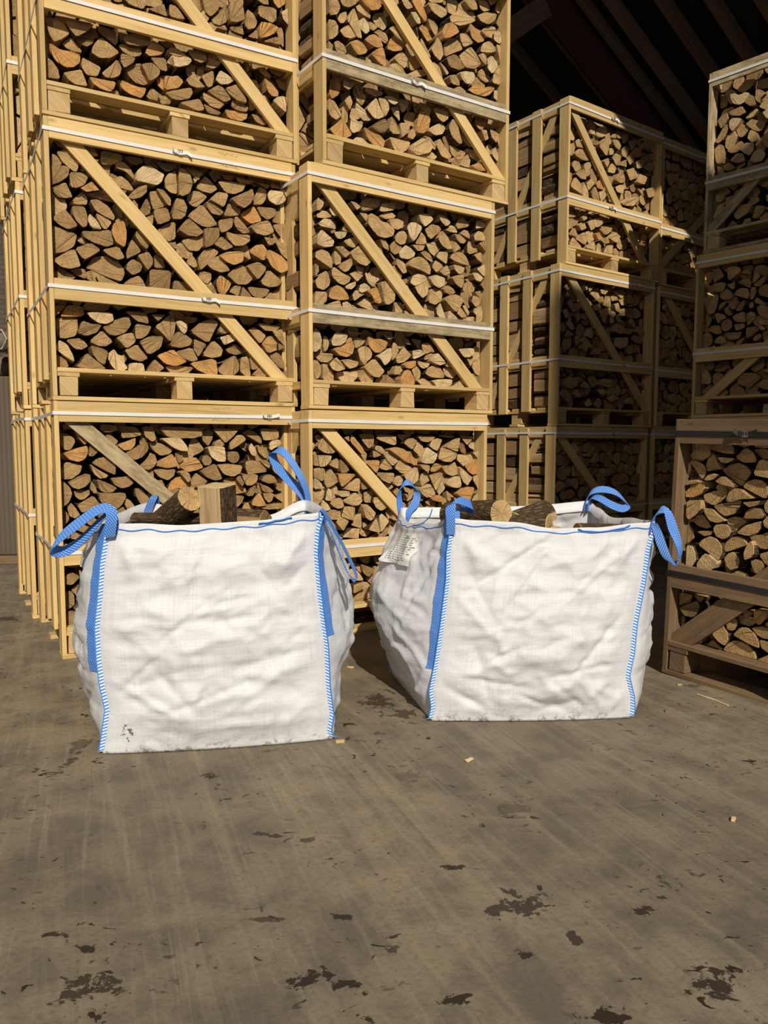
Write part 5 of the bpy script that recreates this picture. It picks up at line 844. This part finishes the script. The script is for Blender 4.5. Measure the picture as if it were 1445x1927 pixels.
# ------------------------------------------------------------------ bulk bags
def lerp_table(tb, v):
    if v <= tb[0][0]: return tb[0][1]
    for (a, x), (b, y) in zip(tb, tb[1:]):
        if v <= b:
            t = (v - a) / (b - a); t = t * t * (3 - 2 * t); return x + (y - x) * t
    return tb[-1][1]
def catmull(P, n=6):
    out = []
    for i in range(len(P) - 1):
        p0, p1, p2, p3 = P[max(i - 1, 0)], P[i], P[i + 1], P[min(i + 2, len(P) - 1)]
        for k in range(n):
            t = k / n
            out.append(tuple(0.5 * ((2 * b) + (c - a) * t + (2 * a - 5 * b + 4 * c - d) * t * t + (-a + 3 * b - 3 * c + d) * t ** 3) for a, b, c, d in zip(p0, p1, p2, p3)))
    out.append(tuple(P[-1])); return out
class Bag:
    NU, NV = 66, 76
    def __init__(s, base, rim, fl, fr, amps, skews, rimz, seed):
        s.base = [Vector((*b, 0)) for b in base]; s.rim = [Vector(r) for r in rim]
        a, b = s.base[0], s.base[1]; d = (b - a).normalized(); n = Vector((d.y, -d.x, 0))
        s.front = []
        for line in (fl, fr):
            q = [hit_plane(x, y, a, n) for x, y in line]; q.sort(key=lambda p: p.z); q[0].z = 0
            s.front.append(q)
        s.amps, s.skews, s.rimz = amps, skews, rimz; rng = random.Random(seed); s.off = Vector((rng.random() * 9, rng.random() * 9, rng.random() * 9))
        s.cre = [[] for _ in range(4)]
        for k in range(4):
            for _ in range(26):
                u, v = rng.uniform(.05, .95), rng.uniform(.06, .88); an = rng.choice((rng.gauss(0, .35), rng.gauss(0, .35), rng.uniform(.5, 1.3), rng.uniform(-1.3, -.5)))
                L = rng.uniform(.05, .22); s.cre[k].append((u, v, math.cos(an), math.sin(an), L, rng.uniform(.005, .013) * rng.choice((1, -1, -1)), rng.uniform(.006, .016)))
            for cu, sg in ((0, 1), (1, -1)):      # puckers that start at the top corners
                for an in (-.55, -.9, -1.2):
                    s.cre[k].append((cu + sg * .10, .86, sg * math.cos(an), math.sin(an), .14, rng.uniform(.005, .010), .018))
            s.cre[k].append((.5, .5, .02, 1, .6, .0022, .003))
        s.c = sum(s.base, Vector()) / 4
    def seam(s, k, v):
        if k in (0, 1):
            q = s.front[k]; top = q[-1].z; z = v * top
            for a, b in zip(q, q[1:]):
                if z <= b.z + 1e-9:
                    t = (z - a.z) / (b.z - a.z + 1e-9); p = a.lerp(b, t); return Vector((p.x, p.y, z))
            return q[-1].copy()
        p = s.base[k].lerp(s.rim[k], v); o = (p - s.c); o.z = 0; o.normalize()
        return p + o * (0.035 * math.sin(PI * v) + .01 * math.sin(9 * v + k))
    def surf(s, k, u, v, off=0.0):
        a, b = s.seam(k, v), s.seam((k + 1) % 4, v); p = a.lerp(b, u)
        d = (s.base[(k + 1) % 4] - s.base[k]).normalized(); n = Vector((d.y, -d.x, 0)); pw = s.skews[k]
        f = math.sin(PI * min(max(u, 0), 1) ** pw) ** 0.75 if 0 < u < 1 else 0
        p = p + n * (lerp_table(s.amps[k], v) * f)
        p.z += lerp_table(s.rimz[k], u) * max(0, (v - .72) / .28) ** 1.4
        e = min(1, 7 * u, 7 * (1 - u)); e = max(e, 0.0); lo = min(1, v * 9)
        q = p + s.off
        w = 0.016 * noise.noise(q * 3.6) + 0.011 * noise.noise(Vector((q.x * 5, q.y * 5, q.z * 11))) + .006 * noise.noise(Vector((q.x * 8, q.y * 8, q.z * 30)))
        r = 1 - abs(noise.noise(q * 7.5)) * 2; w += 0.010 * r * abs(r)
        r = 1 - abs(noise.noise(Vector((q.x * 13, q.y * 13, q.z * 17 + 5)))) * 2; w += 0.0050 * r ** 3
        for (cu, cv, cx, sx, L, am, wd) in s.cre[k]:
            du, dv = (u - cu) * .76, (v - cv) * .78; al = du * cx + dv * sx; ac = -du * sx + dv * cx
            if abs(al) < L and abs(ac) < 3 * wd: w += am * math.exp(-(ac / wd) ** 2) * (1 - (al / L) ** 2)
        p = p + n * (w * e * lo * (1 if v < .9 else 1 - (v - .9) * 6.5))
        if v > .948: p = p + n * .0022
        if v < .05: p.z = max(p.z, 0.003) + .0
        return p + n * off
    def make(s, root):
        mb = MB(); NU, NV = s.NU, s.NV; cols = 4 * NU; O = root.location
        for j in range(NV + 1):
            v = j / NV
            for k in range(4):
                for i in range(NU): mb.v.append(tuple(s.surf(k, i / NU, v) - O))
        c = s.c - O
        for (dn, dr) in ((0.0, .0035), (.045, .005)):
            for i in range(cols):
                p = Vector(mb.v[NV * cols + i]); o = Vector((c.x - p.x, c.y - p.y, 0)).normalized(); q = p + o * dr; q.z -= dn; mb.v.append(tuple(q))
        for j in range(NV + 2):
            for i in range(cols):
                i2 = (i + 1) % cols; U0, U1 = i / NU * .76, (i + 1) / NU * .76; V0, V1 = j / NV * .78, (j + 1) / NV * .78
                mb.face((j * cols + i, j * cols + i2, (j + 1) * cols + i2, (j + 1) * cols + i), [(U0, V0), (U1, V0), (U1, V1), (U0, V1)])
        nb = len(mb.v); mb.v.append((c.x, c.y, .004))
        for i in range(cols): mb.face((nb, (i + 1) % cols, i), [(0, 0), (.01, 0), (0, .01)])
        return mb.build('bag_body', M_woven, root, True)
    def stitch(s, root, v=.972):
        mb = MB(); pts = []
        for k in range(4):
            for i in range(48): pts.append(s.surf(k, i / 48, v + .004 * math.sin(i * .9 + k), .0012) - root.location)
        mb.tube(pts, .0021, 5, 0, True); return mb.build('hem_stitching', M_thread, root, True)
    def corner(s, root, k, web_to, side):
        """overlocked seam that stands out from the corner, and the carrying tape sewn beside it"""
        O = root.location; P = []; Wd = []
        pv = [i / 60 for i in range(61)]
        a = s.base[k] - s.base[(k + 1) % 4]; b = s.base[k] - s.base[(k - 1) % 4]; out = (a.normalized() + b.normalized()).normalized()
        if k == 0: out = (Vector((-.95, -.25, 0))).normalized()
        if k == 1: out = (Vector((.93, -.35, 0))).normalized()
        for v in pv:
            q = s.seam(k, v * .985); q = q + out * .008; q.z = max(q.z, .012); P.append(tuple(q - O)); Wd.append(tuple(out * .0085))
        mb = MB(); mb.ribbon(P, Wd, .0014); mb.build('corner_seam', M_lock, root)
        if web_to is not None:
            P = []; Wd = []
            for i in range(41):
                v = 1.0 + (web_to - 1.0) * i / 40
                kk, u0, u1 = (k, .012, .05) if side > 0 else ((k - 1) % 4, .948, .988)
                p0, p1 = s.surf(kk, u0, min(v, .999), .004), s.surf(kk, u1, min(v, .999), .004)
                P.append(tuple((p0 + p1) / 2 - O)); Wd.append(tuple((p1 - p0) / 2))
            mb = MB(); mb.ribbon(P, Wd, .0012); mb.build('webbing', M_web, root)
    def loop(s, root, data, n=7):
        O = root.location; P = []
        for (px, py, y, wx, wy, wz) in data:
            p = hit_y(px, py, y) - O; P.append((p.x, p.y, p.z, wx, wy, wz))
        q = catmull(P, n); mb = MB(); mb.ribbon([a[:3] for a in q], [a[3:] for a in q], .0013)
        return mb.build('lifting_loop', M_web, root)
def prism_log(name, pts, L, loc, axis, roll, tone, label, group, seed, mats=LOGM):
    """a log with the given cross-section whose near end is at loc and whose length runs along axis"""
    y = Vector(axis).normalized(); x = y.cross(Vector((0, 0, 1)))
    if x.length < .05: x = Vector((1, 0, 0))
    x.normalize(); z = x.cross(y).normalized(); M = Matrix(((x.x, y.x, z.x), (x.y, y.y, z.y), (x.z, y.z, z.z))) @ Matrix.Rotation(R(roll), 3, 'Y')
    M = M.to_4x4(); M.translation = Vector(loc); mb = MB(); log_geo(mb, pts, 0.0, L, tone, random.Random(seed), lambda a, b, c: (a, b, c))
    o = mb.build(name, mats); o.matrix_world = M; tag(o, label, 'log', group); return o
def circle(r, n=14, sq=1.0): return [(r * math.cos(2 * PI * i / n), r * sq * math.sin(2 * PI * i / n)) for i in range(n)]
def half(r, n=9): return [(r * math.cos(PI * i / (n - 1)), r * math.sin(PI * i / (n - 1)) - r * .35) for i in range(n)]
def wedge(r, a0=-40, a1=40, n=7): return [(0, -r * .5)] + [(r * math.sin(R(a)), r * math.cos(R(a)) - r * .5) for a in [a1 + (a0 - a1) * i / (n - 1) for i in range(n)]]

# left bag
b1 = Bag([(-.928, 2.465), (-.180, 2.594), (-.315, 3.30), (-1.05, 3.17)], [(0, 0, 0), (0, 0, 0), (-.330, 3.27, .788), (-.975, 3.14, .785)],
         [(207, 985), (205, 1010), (197, 1060), (193, 1120), (187, 1180), (190, 1240), (196, 1290), (206, 1335), (200, 1380), (194, 1420)],
         [(603, 964), (594, 1000), (591, 1040), (596, 1100), (603, 1160), (611, 1215), (614, 1290), (621, 1345), (616, 1375), (625, 1392)],
         [[(0, .022), (.2, .060), (.5, .075), (.8, .045), (1, .0)], [(0, .045), (.15, .065), (.4, .120), (.65, .115), (.9, .09), (1, .05)], [(0, .03), (.5, .08), (1, -.03)], [(0, .045), (.2, .11), (.45, .145), (.7, .125), (.95, .11), (1, .09)]],
         [1, 1, 1, 1.25], [[(0, 0), (.1, -.004), (.35, -.018), (.7, -.016), (.95, -.003), (1, 0)], [(0, 0), (.4, -.03), (1, 0)], [(0, 0), (.25, -.06), (.6, -.06), (1, 0)], [(0, 0), (.35, -.02), (.75, -.045), (1, 0)]], 3)
B1 = empty('bulk_bag', b1.c); B1.location.z = 0; b1.c = Vector((b1.c.x, b1.c.y, 0))
tag(B1, 'left-hand white bulk bag, dirty along its foot, before the left crates', 'bag', 'white bulk bags of logs')
b1.make(B1); b1.stitch(B1); b1.corner(B1, 0, .36, -1); b1.corner(B1, 1, .46, 1); b1.corner(B1, 2, .4, 1); b1.corner(B1, 3, .4, -1)
b1.loop(B1, [(206, 1010, 2.45, .016, .004, 0), (209, 985, 2.44, .017, .004, 0), (210, 966, 2.44, .016, .006, .006), (200, 957, 2.44, .006, .008, .014), (180, 962, 2.43, 0, .006, .017), (150, 983, 2.42, 0, .004, .019), (120, 1006, 2.41, .002, .002, .019), (101, 1025, 2.41, .006, .006, .018),
              (103, 1036, 2.43, .006, .008, .016), (122, 1037, 2.45, .002, .004, .019), (150, 1020, 2.46, 0, .004, .019), (180, 990, 2.46, .002, .004, .018), (203, 966, 2.46, .008, .006, .012), (212, 975, 2.46, .016, .004, 0), (211, 1005, 2.465, .016, .004, 0)])
b1.loop(B1, [(603, 985, 2.60, .002, .018, 0), (603, 960, 2.60, .002, .018, .002), (613, 968, 2.60, .002, .018, .002), (632, 1002, 2.62, .003, .018, 0), (652, 1040, 2.63, .003, .017, 0), (666, 1070, 2.64, .003, .017, 0), (671, 1088, 2.64, .002, .017, 0), (665, 1092, 2.63, 0, .017, .002),
              (655, 1078, 2.62, -.003, .017, 0), (640, 1045, 2.62, -.003, .017, 0), (626, 1010, 2.61, -.003, .017, 0), (615, 985, 2.61, -.002, .017, 0), (604, 966, 2.61, .002, .016, 0)])
b1.loop(B1, [(579, 968, 3.27, .012, .012, 0), (580, 948, 3.27, .012, .012, 0), (577, 925, 3.27, .010, .014, .004), (566, 898, 3.27, .010, .014, .006), (548, 868, 3.28, .012, .014, .006), (532, 850, 3.29, .006, .012, .014), (518, 848, 3.31, .010, .012, .010), (513, 858, 3.33, .018, .004, 0),
              (522, 878, 3.33, .018, .004, .006), (541, 900, 3.33, .016, .004, .012), (561, 921, 3.31, .014, .004, .012), (575, 943, 3.29, .014, .008, .004), (577, 968, 3.28, .012, .010, 0)])
b1.loop(B1, [(272, 990, 3.09, .010, .012, 0), (278, 962, 3.10, .012, .012, .002), (288, 938, 3.11, .012, .012, 0), (292, 933, 3.13, .008, .014, 0), (293, 945, 3.15, .012, .012, 0), (286, 968, 3.15, .012, .012, 0), (282, 990, 3.15, .012, .010, 0)])
mb = MB(); pts = [b1.surf(0, .70 + .02 * i, .985 + .002 * math.sin(i * 2) + i * .0012, .006) - B1.location for i in range(9)]; mb.tube(pts, .0026, 5); mb.build('loose_thread', M_thread, B1, True)
def label_patch(bag, root, k, u0, u1, v0, v1, seed, green=False):
    """a crumpled printed film label sewn to a side panel"""
    rng = random.Random(seed); N = 16; mb = MB(); O = root.location
    for j in range(N + 1):
        for i in range(N + 1):
            u = u0 + (u1 - u0) * i / N; v = v0 + (v1 - v0) * j / N
            p = bag.surf(k, u, v, .006 + .006 * abs(noise.noise(Vector((u * 40, v * 40, seed)))) + .010 * (1 - j / N) * math.sin(i / N * 5 + 1) ** 2); mb.v.append(tuple(p - O))
    for j in range(N):
        for i in range(N): mb.face((j * (N + 1) + i, j * (N + 1) + i + 1, (j + 1) * (N + 1) + i + 1, (j + 1) * (N + 1) + i))
    o = mb.build('label', M_paper, root, True)
    mb = MB()
    for r in range(11):
        v = v1 - (v1 - v0) * (.16 + .07 * r); u = u0 + (u1 - u0) * .12
        while u < u0 + (u1 - u0) * .86:
            du = rng.uniform(.008, .03); a, b = bag.surf(k, u, v, .0165), bag.surf(k, u + du, v, .0165)
            mb.ribbon([tuple(a - O), tuple(b - O)], [(0, 0, .0011)] * 2, .0003); u += du + .012
    mb.build('label_print', M_print, o)
    if green:
        a = bag.surf(k, (u0 + u1) / 2, v1 - (v1 - v0) * .08, .0175); mb = MB(); mb.ribbon([tuple(a - O), tuple(a - O + Vector((.010, -.004, -.004)))], [(0, 0, .005)] * 2, .0004); mb.build('label_mark', M_green, o)
label_patch(b1, B1, 3, .52, .66, .77, .90, 5)

# right bag
b2 = Bag([(.172, 2.770), (.930, 2.803), (.930, 3.45), (.035, 3.36)], [(0, 0, 0), (0, 0, 0), (.925, 3.44, .772), (.080, 3.43, .742)],
         [(850, 975), (853, 1000), (847, 1040), (846, 1090), (836, 1170), (824, 1250), (814, 1300), (818, 1330), (812, 1357)],
         [(1230, 982), (1216, 1030), (1206, 1100), (1192, 1170), (1186, 1230), (1177, 1272), (1186, 1310), (1187, 1335), (1184, 1351)],
         [[(0, .018), (.2, .055), (.5, .070), (.8, .025), (1, .0)], [(0, .06), (.3, .125), (.5, .12), (.8, .07), (1, .03)], [(0, .03), (.5, .08), (1, -.01)], [(0, .0), (.15, .05), (.3, .10), (.5, .145), (.75, .125), (.95, .07), (1, .045)]],
         [1, .72, 1, .8], [[(0, 0), (.1, -.006), (.3, -.010), (.5, -.030), (.7, -.024), (.95, -.004), (1, 0)], [(0, 0), (.35, -.02), (.7, -.045), (.9, -.02), (1, 0)], [(0, 0), (.3, -.012), (.7, -.006), (1, 0)], [(0, 0), (.4, -.045), (.8, -.03), (1, 0)]], 8)
B2 = empty('bulk_bag', b2.c); B2.location.z = 0; b2.c = Vector((b2.c.x, b2.c.y, 0))
tag(B2, 'right-hand white bulk bag, its printed label on the left side panel', 'bag', 'white bulk bags of logs')
b2.make(B2); b2.stitch(B2); b2.corner(B2, 0, .26, -1); b2.corner(B2, 1, None, 1); b2.corner(B2, 2, .4, 1); b2.corner(B2, 3, .4, -1)
b2.loop(B2, [(848, 1006, 2.765, .015, -.004, 0), (848, 980, 2.76, .016, -.004, 0), (848, 955, 2.76, .018, 0, .002), (856, 943, 2.77, .008, .010, .008), (872, 944, 2.79, 0, .010, .014), (888, 952, 2.82, -.004, .008, .016), (884, 960, 2.85, -.006, .010, .012), (868, 956, 2.84, 0, .012, .008), (858, 965, 2.80, .014, .006, 0), (858, 1000, 2.775, .016, -.002, 0)])
b2.loop(B2, [(757, 985, 3.43, .008, .014, 0), (754, 960, 3.42, .014, .012, 0), (751, 935, 3.42, .010, .012, .004), (755, 916, 3.42, .006, .012, .010), (766, 908, 3.42, 0, .014, .012), (778, 914, 3.43, -.006, .014, .008), (785, 930, 3.43, -.014, .010, .002), (780, 950, 3.42, -.018, .008, .002), (768, 965, 3.42, -.018, .010, 0), (762, 985, 3.43, -.012, .012, 0)])
b2.loop(B2, [(1100, 962, 3.43, .008, .016, 0), (1104, 942, 3.43, .008, .016, .002), (1112, 927, 3.42, .006, .012, .010), (1132, 921, 3.41, .002, .010, .014), (1156, 926, 3.40, -.002, .010, .014), (1174, 940, 3.40, -.006, .010, .014), (1181, 952, 3.39, -.008, .012, .008), (1170, 957, 3.37, -.002, .010, .016),
              (1150, 950, 3.36, 0, .008, .018), (1128, 938, 3.38, .004, .010, .014), (1112, 938, 3.41, .008, .014, .004), (1107, 962, 3.42, .008, .014, 0)])
b2.loop(B2, [(1225, 1005, 2.81, .010, .014, 0), (1228, 985, 2.81, .010, .014, .002), (1236, 966, 2.80, .010, .010, .008), (1248, 959, 2.79, .004, .012, .012), (1257, 968, 2.78, .014, .008, .008), (1266, 995, 2.77, .018, .004, .004), (1277, 1025, 2.76, .014, .010, .004), (1279, 1048, 2.76, .010, .014, 0), (1270, 1061, 2.76, .002, .016, .006),
              (1258, 1054, 2.77, -.012, .012, .004), (1246, 1028, 2.78, -.016, .008, .002), (1237, 1000, 2.79, -.014, .008, .002), (1229, 984, 2.80, -.010, .012, 0)])
mb = MB(); pts = [b2.surf(0, .62 + .026 * i, .978 + .003 * math.cos(i * .7) + (.012 if i in (0, 10) else 0), .005) - B2.location for i in range(11)]; mb.tube(pts, .0026, 5); mb.build('loose_thread', M_thread, B2, True)
mb = MB(); q = [b2.surf(3, .55, .985, .004) - B2.location, b2.surf(3, .66, .99, .008) - B2.location, b2.surf(3, .72, 1.0, .006) - B2.location + Vector((.012, 0, .02)), b2.surf(3, .74, 1.0, .006) - B2.location + Vector((.02, 0, .055))]; mb.tube(catmull([tuple(a) for a in q], 4), .0022, 5); mb.build('loose_thread', M_thread, B2, True)
label_patch(b2, B2, 3, .46, .74, .74, .93, 9, True)

# firewood lying in the bags
GL1, GL2 = 'logs in the left bag', 'logs in the right bag'
def at(px, py, y): return hit_y(px, py, y)
prism_log('firewood_log', circle(.047, 14, 1.05), .27, at(357, 938, 2.80), (-.66, .58, -.46), 0, .55, 'bark-covered log slanting out of the left bag, tan end to the right', GL1, 1)
prism_log('firewood_log', [(-.066, -.045), (.066, -.045), (.052, .052), (-.05, .05)], .28, at(403, 914, 2.78) + Vector((0, .045, .0)), (.06, .10, -1), 0, .72, 'pale split log standing upright in the left bag, its flat face to the front', GL1, 2)
prism_log('firewood_log', wedge(.075, -70, 70), .29, at(400, 984, 2.90), (-.93, .02, -.02), 25, .92, 'reddish bark log lying left of the upright log in the left bag', GL1, 3)
prism_log('firewood_log', [(-.05, -.05), (.055, -.045), (.05, .035), (-.02, .05), (-.05, .02)], .25, at(500, 985, 2.86), (-.90, .35, .05), 20, .15, 'dark brown split log lying right of the upright log in the left bag', GL1, 4)
prism_log('firewood_log', circle(.058, 16, .97), .30, at(944, 967, 2.96), (-.62, .78, -.06), 0, .62, 'big round log with dark bark and a full tan end in the right bag', GL2, 5)
prism_log('firewood_log', circle(.050, 12, .9), .15, at(1034, 990, 2.95), (-.88, .42, .0), 0, .60, 'short log of rough dark bark right of the big round log', GL2, 6)
prism_log('firewood_log', wedge(.07, -50, 50), .20, at(972, 985, 3.03), (.75, .6, .12), 50, .72, 'pale split log lying behind the short bark log in the right bag', GL2, 7)
prism_log('firewood_log', wedge(.045, -50, 50), .16, at(1045, 1000, 2.95), (-.4, .8, -.1), 0, .60, 'small split log end poking above the front rim of the right bag', GL2, 8)
prism_log('firewood_log', half(.062), .24, at(1086, 1003, 3.0), (.97, .12, 0), 0, .86, 'orange log lying alone at the right end of the right bag', GL2, 9)
fr = random.Random(5)
for bag, zt in ((b1, .70), (b2, .67)):
    for i in range(22):
        u, v = fr.uniform(.25, .75), fr.uniform(.25, .75)
        p = bag.base[0].lerp(bag.base[1], u).lerp(bag.base[3].lerp(bag.base[2], u), v); an = fr.uniform(0, PI)
        M = Matrix.Translation((p.x, p.y, zt - .05 - .09 * (i % 3) - fr.random() * .03)) @ Matrix.Rotation(an, 4, 'Z') @ Matrix.Rotation(fr.uniform(-.25, .25), 4, 'X')
        log_geo(FIRE, [(a * .9, b * .9) for a, b in fr.choice((wedge(.075, -48, 48), half(.055), circle(.045, 10)))], -.12, .24, fr.uniform(.2, .7), fr, to_world(M), True)
o = FIRE.build('split_firewood', LOGM); tag(o, 'all the smaller split logs packed between and behind the large ones in the crates', 'firewood', None, 'stuff')
